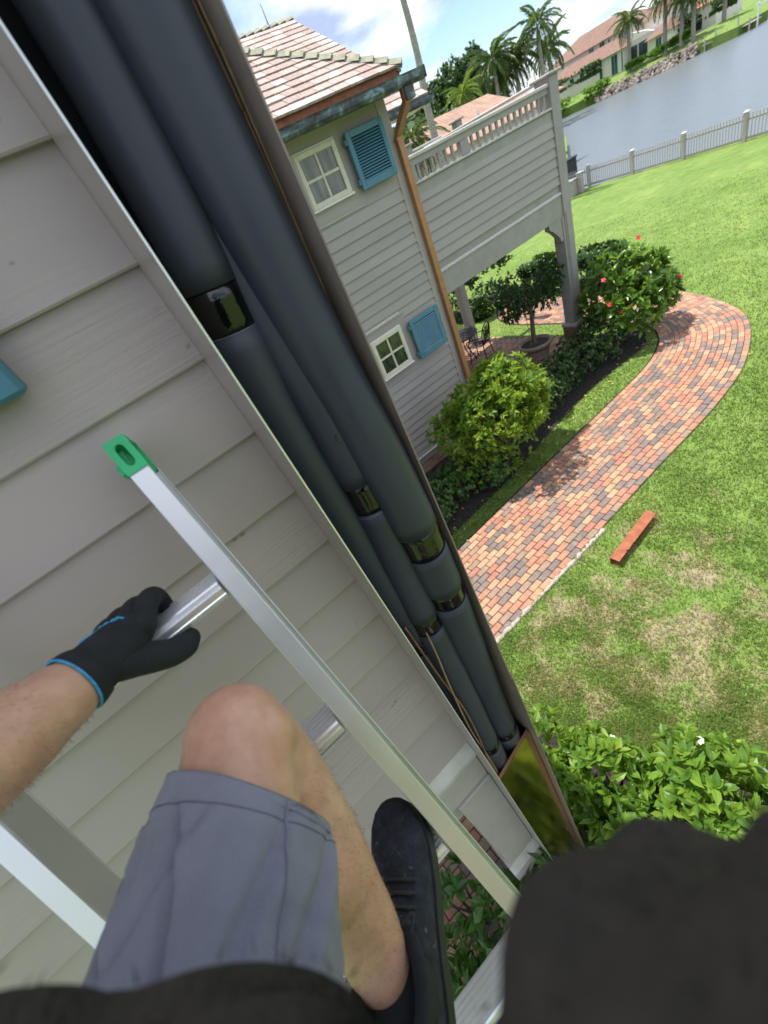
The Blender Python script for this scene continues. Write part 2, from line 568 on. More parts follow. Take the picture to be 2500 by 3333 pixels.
def thing(name, label, cat, loc=(0, 0, 0), group=None):
    o = bpy.data.objects.new(name, None)
    o.empty_display_size = 0.1
    col.objects.link(o)
    o.location = loc
    return tag(o, label, cat, group)


def mk(name, v, f, smooth=False):
    me = bpy.data.meshes.new(name)
    me.from_pydata([tuple(p) for p in v], [], [tuple(q) for q in f])
    if smooth:
        me.polygons.foreach_set('use_smooth', [True] * len(me.polygons))
    me.update()
    return me


def mk_np(name, v, f, smooth=False):
    """numpy verts (n,3) and equal sized faces (m,k)"""
    me = bpy.data.meshes.new(name)
    v = np.asarray(v, dtype=np.float32)
    f = np.asarray(f, dtype=np.int32)
    k = f.shape[1]
    me.vertices.add(len(v))
    me.vertices.foreach_set('co', v.ravel())
    me.loops.add(f.size)
    me.loops.foreach_set('vertex_index', f.ravel())
    me.polygons.add(len(f))
    me.polygons.foreach_set('loop_start', np.arange(0, f.size, k, dtype=np.int32))
    me.polygons.foreach_set('loop_total', np.full(len(f), k, dtype=np.int32))
    if smooth:
        me.polygons.foreach_set('use_smooth', np.ones(len(f), dtype=bool))
    me.update(calc_edges=True)
    me.validate()
    return me


def add(name, me, mat, parent=None, loc=(0, 0, 0), rot=None, **kw):
    """loc is in world space; parents are never rotated"""
    o = bpy.data.objects.new(name, me)
    col.objects.link(o)
    if mat and not me.materials:
        me.materials.append(MAT[mat])
    if parent is not None:
        o.parent = parent
        o.location = Vector(loc) - wloc(parent)
    else:
        o.location = loc
    if rot is not None:
        o.rotation_euler = rot
    return tag(o, **kw)


class MB:
    def __init__(s):
        s.v = []
        s.f = []

    def raw(s, v, f):
        o = len(s.v)
        s.v += [tuple(p) for p in v]
        s.f += [tuple(i + o for i in q) for q in f]
        return s

    def box(s, x0, x1, y0, y1, z0, z1):
        v = [(x, y, z) for x in (x0, x1) for y in (y0, y1) for z in (z0, z1)]
        return s.raw(v, [(0, 1, 3, 2), (4, 6, 7, 5), (0, 4, 5, 1), (2, 3, 7, 6), (0, 2, 6, 4), (1, 5, 7, 3)])

    def cbox(s, x0, x1, y0, y1, z0, z1, c=0.004):
        """box with chamfered edges"""
        c = min(c, (x1 - x0) * 0.3, (y1 - y0) * 0.3, (z1 - z0) * 0.3)
        idx = {}
        v = []
        X, Y, Z = (x0, x1), (y0, y1), (z0, z1)
        sg = (1, -1)
        for i in (0, 1):
            for j in (0, 1):
                for k in (0, 1):
                    a, b_, d = X[i], Y[j], Z[k]
                    for ax, p in enumerate(((a, b_ + sg[j] * c, d + sg[k] * c), (a + sg[i] * c, b_, d + sg[k] * c), (a + sg[i] * c, b_ + sg[j] * c, d))):
                        idx[i, j, k, ax] = len(v)
                        v.append(p)
        f = []
        for i in (0, 1):
            q = [idx[i, 0, 0, 0], idx[i, 1, 0, 0], idx[i, 1, 1, 0], idx[i, 0, 1, 0]]
            f.append(q if i else q[::-1])
            q = [idx[0, i, 0, 1], idx[0, i, 1, 1], idx[1, i, 1, 1], idx[1, i, 0, 1]]
            f.append(q if i else q[::-1])
            q = [idx[0, 0, i, 2], idx[1, 0, i, 2], idx[1, 1, i, 2], idx[0, 1, i, 2]]
            f.append(q if i else q[::-1])
        for i in (0, 1):
            for j in (0, 1):
                for (p, q_) in ((0, 1),):
                    e = [idx[i, j, 0, 0], idx[i, j, 1, 0], idx[i, j, 1, 1], idx[i, j, 0, 1]]
                    f.append(e if (i == j) else e[::-1])
                    e = [idx[i, 0, j, 0], idx[i, 1, j, 0], idx[i, 1, j, 2], idx[i, 0, j, 2]]
                    f.append(e[::-1] if (i == j) else e)
                    e = [idx[0, i, j, 1], idx[1, i, j, 1], idx[1, i, j, 2], idx[0, i, j, 2]]
                    f.append(e if (i == j) else e[::-1])
                for k in (0, 1):
                    t = [idx[i, j, k, 0], idx[i, j, k, 1], idx[i, j, k, 2]]
                    f.append(t if (i + j + k) % 2 else t[::-1])
        return s.raw(v, f)

    def tube(s, pts, r, n=10, cap=True, sx=1.0, up=None):
        pts = [Vector(p) for p in pts]
        rr = r if isinstance(r, (list, tuple)) else [r] * len(pts)
        ring = []
        prev = None
        for i, p in enumerate(pts):
            t = (pts[min(i + 1, len(pts) - 1)] - pts[max(i - 1, 0)]).normalized()
            if prev is None:
                a = Vector(up) if up else (Vector((0, 0, 1)) if abs(t.z) < 0.9 else Vector((1, 0, 0)))
                u = t.cross(a).normalized()
            else:
                u = (prev - t * prev.dot(t)).normalized()
            prev = u
            w_ = t.cross(u)
            ring.append([p + (u * math.cos(6.283185 * k / n) * sx + w_ * math.sin(6.283185 * k / n)) * rr[i] for k in range(n)])
        v = [q for g in ring for q in g]
        f = []
        for i in range(len(pts) - 1):
            for k in range(n):
                f.append((i * n + k, i * n + (k + 1) % n, (i + 1) * n + (k + 1) % n, (i + 1) * n + k))
        if cap:
            f.append(tuple(range(n))[::-1])
            f.append(tuple(range((len(pts) - 1) * n, len(pts) * n)))
        return s.raw(v, f)

    def prism_x(s, prof, x0, x1):
        """extrude a closed (y,z) profile along x"""
        n = len(prof)
        v = [(x0, y, z) for y, z in prof] + [(x1, y, z) for y, z in prof]
        f = [(i, (i + 1) % n, n + (i + 1) % n, n + i) for i in range(n)]
        f += [tuple(range(n))[::-1], tuple(range(n, 2 * n))]
        return s.raw(v, f)

    def mesh(s, name, smooth=False):
        return mk(name, s.v, s.f, smooth)


def part(name, mb, mat, parent=None, smooth=False, **kw):
    return add(name, mb.mesh(name, smooth), mat, parent, **kw)


def smooth_path(pts, n=6):
    """Catmull-Rom through points"""
    P = [Vector(p) for p in pts]
    P = [P[0] * 2 - P[1]] + P + [P[-1] * 2 - P[-2]]
    out = []
    for i in range(1, len(P) - 2):
        a, b_, c, d = P[i - 1:i + 3]
        for k in range(n):
            t = k / n
            out.append(0.5 * ((2 * b_) + (c - a) * t + (2 * a - 5 * b_ + 4 * c - d) * t * t + (3 * b_ - a - 3 * c + d) * t ** 3))
    out.append(P[-2])
    return out


def in_frame(p, pad=0.04):
    q = Vector(p) - EYE
    d = q.dot(c_f)
    if d < 0.02:
        return False
    x, y = q.dot(c_r) / d * 1327.5 / 2500, q.dot(c_d) / d * 1327.5 / 3333
    return abs(x) < 0.5 + pad and abs(y) < 0.5 + pad


# ================================================================== the setting
def sheet(name, poly, z, mat, skirt=0.0, **kw):
    v = [(x, y, z) for x, y in poly]
    f = [tuple(range(len(poly)))]
    if skirt:
        n = len(poly)
        v += [(x, y, z - skirt) for x, y in poly]
        f += [(i, n + i, n + (i + 1) % n, (i + 1) % n) for i in range(n)]
    return add(name, mk(name, v, f), mat, kind='structure', **kw)


sheet('lawn', [(-300, -300), (25.9, -300), (25.9, 18.4), (60, 42.4), (60, 600), (-300, 600)], 0.0, 'lawn', 3.0)
sheet('water', [(-2500, -2500), (3000, -2500), (3000, 3000), (-2500, 3000)], -1.0, 'water')
# rising shore beyond the neighbour's house
add('neighbour_shore', mk('neighbour_shore', [(40, 30, -1.2), (118, 85, -1.2), (400, 500, 3), (30, 500, 3), (43, 34, 0.2), (116, 90, 1.2), (60, 60, 3.2), (120, 110, 3.6)],
                          [(0, 1, 5, 4), (4, 5, 7, 6), (6, 7, 2, 3)]), 'lawn', kind='structure')
# far bank: sloping from the rocks up to the houses
fb = [(120.6, 150, 0.6), (120.6, 58, 0.6), (118.5, 49, 0.3), (150, 46, 0.3), (190, 60, 1), (400, 140, 1), (400, 400, 1), (126, 150, 1.9), (126, 60, 1.7), (150, 55, 1.9)]
add('far_bank', mk('far_bank', fb + [(x, y, -2) for x, y, z in fb[:5]],
                   [(0, 1, 8, 7), (1, 2, 3, 9, 8), (7, 8, 9, 4, 5, 6), (9, 3, 4), (0, 10, 11, 1), (1, 11, 12, 2), (2, 12, 13, 3), (3, 13, 14, 4)]), 'lawn', kind='structure')
add('distant_bank', mk('distant_bank', [(330, -200, -1.2), (300, 120, -1.2), (420, 160, 3), (700, -300, 3)], [(0, 3, 2, 1)]), 'lawn', kind='structure')

# planting bed along the house
sheet('planting_bed', [(-0.5, 4.42), (2.3, 4.42), (3.9, 4.5), (5.4, 4.72), (7.0, 4.86), (8.6, 4.74), (9.3, 5.15), (9.45, 5.9), (8.9, 6.1), (5.0, 6.25), (-0.5, 6.25)],
      0.006, 'mulch')
sheet('front_bed', [(-0.2, 0.75), (0.35, 2.0), (0.62, 1.98), (0.95, 1.58), (1.2, 0.98), (1.6, 0.3), (2.4, -0.8), (3.0, -2.5), (-3.0, -2.5), (-3.0, 0.75)], 0.006, 'mulch')

# ---- curved brick path
PE = [((0.2, 4.02), (0.2, 2.54)), ((2.2, 4.10), (2.2, 2.59)), ((4.7, 4.18), (4.9, 2.64)), ((6.6, 4.23), (6.8, 2.66)), ((7.8, 4.30), (8.24, 2.87)),
      ((8.7, 4.55), (9.8, 3.55)), ((9.35, 5.05), (10.85, 4.85)), ((9.62, 5.8), (11.2, 5.9)), ((9.7, 7.2), (11.3, 7.2)), ((9.8, 9.4), (11.4, 9.0)), ((10.6, 10.6), (12.0, 9.8)), ((12.0, 11.2), (12.8, 9.8))]
pin = smooth_path([(a[0], a[1], 0) for a, b_ in PE], 14)
pout = smooth_path([(b_[0], b_[1], 0) for a, b_ in PE], 14)
path = sheet('brick_path', [tuple((a + (a - b_) * 0.022)[:2]) for a, b_ in zip(pin, pout)] + [tuple((b_ + (b_ - a) * 0.003)[:2]) for a, b_ in reversed(list(zip(pin, pout)))], 0.008, 'mulch')


def paver_mesh(name, l, w_, h):
    m = MB().cbox(-l / 2, l / 2, -w_ / 2, w_ / 2, -h, 0, 0.006)
    return m.mesh(name)


NROW = 16
recs = []
for j in range(NROW):
    t = (j + 0.5) / NROW
    line = [a.lerp(b_, t) for a, b_ in zip(pin, pout)]
    wid = [(a - b_).length / NROW for a, b_ in zip(pin, pout)]
    s = 0.0
    nxt = 0.2 * (0.5 if j % 2 else 0.0) + 0.1 + rnd.uniform(-0.012, 0.012)
    for i in range(len(line) - 1):
        seg = line[i + 1] - line[i]
        L = seg.length
        while nxt <= s + L:
            q = line[i] + seg * ((nxt - s) / L)
            recs.append((q, math.atan2(seg.y, seg.x), wid[i]))
            nxt += 0.2035
        s += L
recs.sort(key=lambda r_: ((0 if in_frame(r_[0], 0) and (r_[0].x > 1.5) else 1), (r_[0] - EYE).length))
pm = [paver_mesh('paver_%d' % i, 0.194 + rnd.uniform(-0.001, 0.001), 0.0870, 0.05) for i in range(3)]
for me in pm:
    me.materials.append(MAT['paver'])
rest = MB()
for k, (q, a, wd) in enumerate(recs):
    z = 0.026 + rnd.uniform(-0.0022, 0.0022)
    if k < 300:
        o = add('brick', pm[k % 3], None, path, (q.x, q.y, z), (rnd.uniform(-0.008, 0.008), rnd.uniform(-0.008, 0.008), a + (math.pi if rnd.random() < 0.5 else 0)))
        o.scale.y = wd / 0.0945
    else:
        c, s_ = math.cos(a), math.sin(a)
        tmp = MB().cbox(-0.097, 0.097, -wd * 0.460, wd * 0.460, -0.05, 0, 0.006)
        rest.raw([(q.x + c * x - s_ * y, q.y + s_ * x + c * y, z + zz_) for x, y, zz_ in tmp.v], tmp.f)
part('paving_bricks', rest, 'paver', path, kind='stuff')
# rough concrete haunching that holds the outer row
m = MB()
pts = []
for i in range(60):
    x = 1.0 + i * 0.044
    pts.append((x, 2.585 - 0.004 * i / 60 * 2 + rnd.uniform(-0.008, 0.008) + 0.016 * x / 4, 0.0))
m.tube(pts, [0.032 + rnd.uniform(-0.01, 0.01) for _ in pts], 8)
part('concrete_edge', m, 'concrete', path, True)

# ---- patio under the raised deck and porch floor
for nm, (x0, x1, y0, y1) in (('patio', (5.1, 8.9, 6.35, 11.0)), ('porch_floor', (-3.0, 0.2, 0.9, 4.0))):
    base = sheet(nm, [(x0, y0), (x1, y0), (x1, y1), (x0, y1)], 0.010, 'mulch')
    m = MB()
    j = 0
    y = y0 + 0.05
    while y < y1:
        x = x0 + (0.1 if j % 2 else 0.2)
        while x < x1 - 0.05:
            m.cbox(x - 0.0975, x + 0.0975, y - 0.047, y + 0.047, -0.02, 0.03 + rnd.uniform(-0.002, 0.002), 0.005)
            x += 0.2025
        y += 0.0995
        j += 1
    part('paving_bricks', m, 'paver', base, kind='stuff')

# ================================================================== near house (clapboard wall with the ladder)
Y1 = 0.773
ST = 0.1452


def clap(name, x0, x1, k=1.0):
    prof = [(-0.017 * k, 0.0), (-0.0155 * k, -0.003), (0.0, -0.003), (0.0, 0.158), (-0.004, 0.158), (-0.0165 * k, 0.004)]
    return MB().prism_x(prof, x0, x1).mesh(name)


near = thing('clapboard_house', 'near grey clapboard house wall that the aluminium ladder leans on', 'house', (-1.2, 1.0, 0))
cme = clap('clapboard', -3.2, 0.1152)
cme.materials.append(MAT['siding_paint'])
for k in range(-10, 14):
    z = 4.801 - ST * k
    add('clapboard', cme, None, near, (rnd.uniform(-0.0, 0.0), Y1 + rnd.uniform(-0.0012, 0.0012), z))
part('wall_core', MB().box(-3.2, 0.325, Y1 + 0.006, 5.6, 2.60, 6.4), 'trim_paint', near)
part('drip_cap', MB().prism_x([(-0.045, 0.0), (-0.045, -0.022), (0.004, -0.03), (0.004, 0.058), (-0.012, 0.058)], -3.2, 0.114), 'ledge_paint', near, loc=(0, Y1, 2.862))
part('frieze_board', MB().cbox(-3.2, 0.114, Y1 - 0.016, Y1 + 0.004, 2.575, 2.829), 'trim_paint', near)
part('porch_beam', MB().cbox(-3.2, 0.11, Y1 + 0.008, Y1 + 0.24, 2.40, 2.5975), 'soffit_paint', near)
pl = part('pilaster', MB().cbox(-0.078, 0.114, Y1 - 0.03, Y1 + 0.2, 1.30, 2.573), 'trim_paint', near)
part('pilaster_base', MB().prism_x([(-0.065, 0.0), (-0.065, 0.17), (-0.034, 0.22), (0.215, 0.22), (0.215, 0.0)], -0.10, 0.1145), 'ledge_paint', near, loc=(0, Y1, 1.296))
m = MB()
for k in range(17):
    z = k * 0.0765
    for x in ((-0.1, 0.0), (0.0, 0.11)) if k % 2 else ((-0.1, 0.05), (0.05, 0.11)):
        m.cbox(x[0] + 0.004, x[1] - 0.004, Y1 - 0.06, Y1 + 0.21, z + 0.003, z + 0.0715, 0.004)
part('brick_pier', m, 'house_brick', near, kind='stuff')
# nail heads / plugs that dot the boards
m = MB()
for k in range(-1, 9):
    z = 4.801 - ST * k + 0.028
    for x in (0.075, -0.34, -0.74, -1.15):
        if rnd.random() < 0.45:
            continue
        xx = x + rnd.uniform(-0.03, 0.03)
        m.tube([(xx, Y1 - 0.0125, z), (xx, Y1 - 0.0157, z)], 0.0040, 8)
part('nail_heads', m, 'siding_paint', near, kind='stuff')


def shutter(parent, x0, x1, z0, z1, yf, th, mat, stile=0.062, nsl=None, hinges=True):
    """louvred shutter, front face at yf, thickness th (towards +y)"""
    sh = thing('shutter', None, None)
    sh.parent = parent
    sh.location = Vector(((x0 + x1) / 2, yf, z0)) - wloc(parent)
    part('stile', MB().cbox(x0, x0 + stile, yf, yf + th, z0, z1, 0.006), mat, sh)
    part('stile', MB().cbox(x1 - stile, x1, yf, yf + th, z0, z1, 0.006), mat, sh)
    part('rail', MB().cbox(x0 + stile, x1 - stile, yf + 0.001, yf + th - 0.001, z1 - stile, z1, 0.006), mat, sh)
    part('rail', MB().cbox(x0 + stile, x1 - stile, yf + 0.001, yf + th - 0.001, z0, z0 + stile * 1.2, 0.006), mat, sh)
    za, zb = z0 + stile * 1.2, z1 - stile
    n = nsl or max(3, int((zb - za) / 0.034))
    p = (zb - za) / n
    sm = MB().raw([(x0 + stile, 0.004, 0), (x1 - stile, 0.004, 0), (x1 - stile, 0.017, p * 0.60), (x0 + stile, 0.017, p * 0.60),
                   (x0 + stile, 0.010, 0), (x1 - stile, 0.010, 0), (x1 - stile, 0.022, p * 0.60), (x0 + stile, 0.022, p * 0.60)],
                  [(0, 1, 2, 3), (7, 6, 5, 4), (0, 4, 5, 1), (3, 2, 6, 7)]).mesh('slat')
    sm.materials.append(MAT[mat])
    for i in range(n):
        add('slat', sm, None, sh, (0, yf, za + i * p))
    part('slat_gap_shade', MB().box(x0 + 0.01, x1 - 0.01, yf + th + 0.001, yf + th + 0.004, z0 + 0.01, z1 - 0.01), 'dark_void', sh)  # near-black sheet, paints in the shade seen between the slats
    if hinges:
        for z in (z0 + 0.1, z1 - 0.1):
            part('hinge', MB().cbox(x0 - 0.03, x0 - 0.002, yf + 0.008, yf + th + 0.03, z - 0.03, z + 0.03, 0.004), mat, sh)
    return sh


shutter(near, -0.76, -0.104, 4.585, 5.30, Y1 - 0.058, 0.036, 'blue_paint', hinges=False)

# ================================================================== pipe chase at the corner
ch = thing('pipe_chase', 'open metal pipe chase running up the corner of the near wall', 'pipe chase', (0.225, 0.72, 0))
part('side_panel', MB().box(0.1155, 0.1175, 0.630, Y1 + 0.004, 0, 6.3), 'panel_metal', ch, label='grey inner flange panel facing the clapboards')
part('panel_edge', MB().box(0.1150, 0.1176, 0.6265, 0.6295, 0, 6.3), 'edge_metal', ch)
part('side_panel', MB().box(0.334, 0.337, 0.628, Y1 + 0.03, 3.255, 6.3), 'brown_metal', ch, label='dark brown outer side panel')
part('side_panel', MB().box(0.3375, 0.3405, 0.626, Y1 + 0.03, 0, 3.29), 'brown_metal', ch, label='dark brown lower side panel')
part('back_panel', MB().box(0.119, 0.333, Y1 + 0.0005, Y1 + 0.004, 0, 6.3), 'dark_void', ch)
def askew(z0, z1, t0, t1):
    a, b_ = (0.1187, 0.631), (0.3333, 0.666)
    v = []
    for z in (z0, z1):
        for t in (t0, t1):
            v += [(a[0], a[1] + t, z), (b_[0], b_[1] + t, z)]
    return MB().raw(v, [(0, 1, 5, 4), (2, 6, 7, 3), (0, 4, 6, 2), (1, 3, 7, 5), (4, 5, 7, 6), (0, 2, 3, 1)])


cv = part('front_cover', askew(0, 2.772, 0.0, 0.0015), 'copper_new', ch, label='shiny new copper front cover')
part('cover_lip', askew(2.764, 2.7722, 0.0016, 0.013), 'copper_dull', cv)


def pipe(label, pts, r, cuts, bands):
    pth = smooth_path(pts, 10)
    o = thing('insulated_pipe', label, 'pipe', pth[-1], 'insulated pipes in the chase')
    zs = [p.z for p in pth]
    edges = [zs[0] + 0.01] + sorted(cuts, reverse=True) + [zs[-1] - 0.01]
    for a, b_ in zip(edges, edges[1:]):
        seg = []
        if any(abs((a + b_) / 2 - z) < h_ * 0.3 and a - b_ < h_ * 1.2 for z, h_ in bands):
            continue                      # the tape shows here
        N = max(6, int((a - b_) / 0.03))
        for i in range(N + 1):
            z = a + (b_ - a) * i / N
            for p, q in zip(pth, pth[1:]):
                if q.z <= z <= p.z or (p is pth[0] and z > p.z) or (q is pth[-1] and z < q.z):
                    t = (p.z - z) / max(1e-6, p.z - q.z)
                    seg.append(p.lerp(q, t))
                    break
        n = len(seg)
        rr = [r * (1 - 0.02 * (1 if (i == 0 and a != edges[0]) or (i == n - 1 and b_ != edges[-1]) else 0) + 0.012 * math.sin(i * 0.9 + a * 7)) for i in range(n)]
        m = MB().tube(seg, rr, 28)
        part('foam_sleeve', m, 'foam', o, True)
    for z, hgt in bands:
        c = []
        for i in range(5):
            zi = z + hgt * (0.5 - i / 4)
            for p, q in zip(pth, pth[1:]):
                if q.z <= zi <= p.z:
                    c.append(p.lerp(q, (p.z - zi) / max(1e-6, p.z - q.z)))
                    break
        m = MB().tube(c, [r * 0.955, r * 0.95, r * 0.95, r * 0.95, r * 0.955], 28)
        tb_ = part('tape_band', m, 'tape', o, True)
        for e in (4,):
            q, nx = c[e], (c[1] - c[0]).normalized()
            u_ = nx.cross(Vector((0, 1, 0))).normalized()
            w_ = nx.cross(u_)
            part('cut_edge', MB().tube([q + (u_ * math.cos(t_ * 0.2244) + w_ * math.sin(t_ * 0.2244)) * r * 0.968 for t_ in range(29)], 0.0007, 5, cap=False), 'foam_cut', tb_, True)
    return o


pipe('insulated pipe on the left of the chase with a wide tape gap near its top',
     [(0.205, 0.712, 6.2), (0.203, 0.712, 5.2), (0.200, 0.714, 4.88), (0.192, 0.714, 4.76), (0.178, 0.716, 4.60), (0.171, 0.722, 4.50), (0.166, 0.729, 4.35),
      (0.165, 0.731, 4.0), (0.165, 0.731, 3.4), (0.165, 0.731, 2.5)], 0.0445, [4.588, 4.526, 3.645, 3.595], [(4.557, 0.062), (3.62, 0.05)])
pipe('front insulated pipe next to the brown side panel with two close tape bands',
     [(0.272, 0.690, 6.2), (0.272, 0.690, 5.2), (0.272, 0.690, 4.85), (0.272, 0.690, 4.60), (0.274, 0.686, 4.42), (0.277, 0.672, 4.27), (0.278, 0.663, 4.12),
      (0.278, 0.662, 4.0), (0.279, 0.672, 3.8), (0.274, 0.690, 3.5), (0.266, 0.708, 3.2), (0.262, 0.720, 2.9), (0.262, 0.722, 2.3)], 0.0535, [4.02, 3.945, 3.80, 3.745, 2.885, 2.835], [(3.982, 0.085), (3.772, 0.065), (2.86, 0.06)])
pipe('middle insulated pipe bulging out between its two neighbours, taped twice',
     [(0.238, 0.728, 6.2), (0.238, 0.730, 5.0), (0.238, 0.730, 4.70), (0.233, 0.716, 4.47), (0.230, 0.704, 4.32), (0.228, 0.700, 4.14), (0.214, 0.698, 3.92), (0.201, 0.698, 3.70),
      (0.184, 0.698, 3.29), (0.170, 0.700, 2.95), (0.166, 0.700, 2.60), (0.166, 0.70, 2.3)], 0.0450, [4.185, 4.115, 3.74, 3.685, 2.945, 2.895], [(4.15, 0.08), (3.712, 0.065), (2.92, 0.06)])

for lab, pts, r_, mt in (('brown cable running up inside the brown side panel', [(0.330, 0.682, 6.2), (0.329, 0.682, 4.9), (0.3305, 0.684, 4.73), (0.3305, 0.688, 4.62), (0.331, 0.690, 4.45), (0.331, 0.690, 4.25), (0.331, 0.695, 4.0), (0.331, 0.7, 3.5)], 0.0028, 'cable_brown'),
                         ('thin pale cable beside the brown one at the top of the chase', [(0.332, 0.671, 6.2), (0.331, 0.672, 4.95), (0.3325, 0.674, 4.78), (0.332, 0.684, 4.6), (0.332, 0.70, 4.3)], 0.0018, 'cable_tan'),
                         ('tan cable looping down the left side of the chase bottom', [(0.178, 0.668, 3.72), (0.165, 0.656, 3.6), (0.148, 0.65, 3.45), (0.132, 0.655, 3.18), (0.134, 0.658, 2.92), (0.128, 0.66, 2.6)], 0.003, 'cable_tan'),
                         ('dark brown cable twisting beside the tan one low in the chase', [(0.14, 0.69, 3.75), (0.142, 0.66, 3.5), (0.150, 0.652, 3.3), (0.140, 0.648, 3.1), (0.126, 0.652, 2.9), (0.124, 0.66, 2.6)], 0.0028, 'cable_brown')):
    part('cable', MB().tube(smooth_path(pts, 8), r_, 8), mt, None, True, label=lab, cat='cable', group='cables in the chase')

# ================================================================== far house
Y2 = 6.233
H2 = thing('hip_roofed_house', 'grey clapboard house with blue shutters and weathered hip roof', 'house', (3.0, 7.0, 0))
cm2 = clap('clapboard', 0.5, 4.862, 1.7)
cm2.materials.append(MAT['siding_paint_far'])
for k in range(29):
    z = 4.305 - ST * k
    if z < 0.36:
        break
    add('clapboard', cm2, None, H2, (0, Y2 + rnd.uniform(-0.001, 0.001), z))
part('wall_core', MB().box(0.5, 5.02, Y2 + 0.005, 8.3, 0.30, 5.6), 'trim_paint', H2)
part('frieze_board', MB().box(0.5, 4.862, Y2 - 0.02, Y2 + 0.004, 4.462, 5.6), 'siding_paint_far', H2)
part('panel_trim', MB().cbox(2.6, 4.16, Y2 - 0.034, Y2 - 0.016, 4.475, 4.50), 'trim_paint', H2)
part('window_panel', MB().box(2.9, 4.14, Y2 - 0.034, Y2 - 0.0175, 2.02, 2.93), 'siding_paint_far', H2)
part('panel_trim', MB().prism_x([(-0.05, 0), (-0.05, 0.02), (-0.016, 0.045), (-0.016, 0)], 2.6, 4.06), 'ledge_paint', H2, loc=(0, Y2, 2.935))
part('corner_board', MB().cbox(4.863, 5.03, Y2 - 0.03, Y2 + 0.05, 0.30, 5.6), 'trim_paint', H2)
part('water_table', MB().prism_x([(-0.04, 0), (-0.04, 0.02), (-0.012, 0.05), (0.004, 0.05), (0.004, 0)], 0.5, 5.035), 'ledge_paint', H2, loc=(0, Y2, 0.37))
part('skirt_board', MB().cbox(0.5, 5.025, Y2 - 0.014, Y2 + 0.004, 0.245, 0.368), 'deck_paint', H2)
bm = MB().cbox(0, 0.195, 0, 0.1, 0, 0.062, 0.005).mesh('foundation_brick')
bm.materials.append(MAT['house_brick'])
for j in range(4):
    x = 2.4 + (0.1 if j % 2 else 0)
    while x < 5.0:
        add('brick', bm, None, H2, (x, Y2 - 0.004 + rnd.uniform(-0.003, 0.003), -0.035 + j * 0.0715))
        x += 0.205
part('foundation', MB().box(0.5, 5.0, Y2 + 0.004, 8.2, -0.05, 0.30), 'concrete', H2)


def window(parent, x0, x1, z0, z1, yw, glass):
    wd = thing('window', None, None)
    wd.parent = parent
    wd.location = Vector(((x0 + x1) / 2, yw, z0)) - wloc(parent)
    fr = 0.062
    y0 = yw - 0.05
    for a in ((x0, x0 + fr, z0, z1), (x1 - fr, x1, z0, z1), (x0 + fr, x1 - fr, z1 - fr, z1), (x0 + fr, x1 - fr, z0, z0 + fr)):
        part('frame', MB().cbox(a[0], a[1], y0, yw - 0.012, a[2], a[3], 0.005), 'cream_paint', wd)
    cx, cz = (x0 + x1) / 2, (z0 + z1) / 2
    mu = 0.017
    part('muntin', MB().cbox(cx - mu, cx + mu, y0 + 0.012, yw - 0.013, z0 + fr, z1 - fr, 0.004), 'cream_paint', wd)
    for sx in ((x0 + fr, cx - mu), (cx + mu, x1 - fr)):
        part('muntin', MB().cbox(sx[0], sx[1], y0 + 0.013, yw - 0.014, cz - mu, cz + mu, 0.004), 'cream_paint', wd)
        for sz in ((z0 + fr, cz - mu), (cz + mu, z1 - fr)):
            part('pane', MB().box(sx[0], sx[1], yw - 0.0235, yw - 0.0205, sz[0], sz[1]), glass, wd)
    part('casing', MB().cbox(x1 + 0.0008, x1 + 0.016, yw - 0.036, yw - 0.012, z0 - 0.02, z1 + 0.02, 0.004), 'white_trim', wd)
    part('casing', MB().cbox(x0 - 0.016, x0 - 0.0008, yw - 0.036, yw - 0.012, z0 - 0.02, z1 + 0.02, 0.004), 'white_trim', wd)
    part('casing', MB().cbox(x0 - 0.001, x1 + 0.001, yw - 0.037, yw - 0.013, z1 + 0.0008, z1 + 0.022, 0.004), 'white_trim', wd)
    part('sill', MB().cbox(x0 - 0.03, x1 + 0.03, yw - 0.064, yw - 0.012, z0 - 0.03, z0 - 0.0008, 0.005), 'white_trim', wd)
    return wd


window(H2, 3.35, 4.02, 4.69, 5.30, Y2 - 0.008, 'window_glass')
window(H2, 3.33, 3.97, 2.15, 2.78, Y2 - 0.023, 'window_glass_dark')
shutter(H2, 4.165, 4.825, 4.635, 5.29, Y2 - 0.13, 0.045, 'blue_paint', 0.075, 15)
shutter(H2, 4.13, 4.775, 2.09, 2.76, Y2 - 0.13, 0.045, 'blue_paint', 0.075, 15)

# eaves, gutter, downspout
part('soffit', MB().box(0.5, 5.2, 5.86, Y2 + 0.03, 5.452, 5.47), 'soffit_paint', H2)
part('fascia', MB().box(0.5, 5.10, 5.845, 5.86, 5.43, 5.632), 'copper_rust', H2)
gp = [(5.84, 5.405), (5.75, 5.405), (5.722, 5.44), (5.722, 5.50), (5.712, 5.52), (5.726, 5.52), (5.73, 5.445), (5.753, 5.413), (5.835, 5.413), (5.84, 5.52), (5.844, 5.52)]
part('gutter', MB().prism_x(gp, 0.5, 5.42), 'copper_patina', H2)
part('gutter_end', MB().box(5.4205, 5.424, 5.716, 5.846, 5.403, 5.525), 'copper_patina', H2)
part('gutter_outlet', MB().cbox(5.02, 5.18, 5.73, 5.86, 5.27, 5.404, 0.01), 'copper_patina', H2)


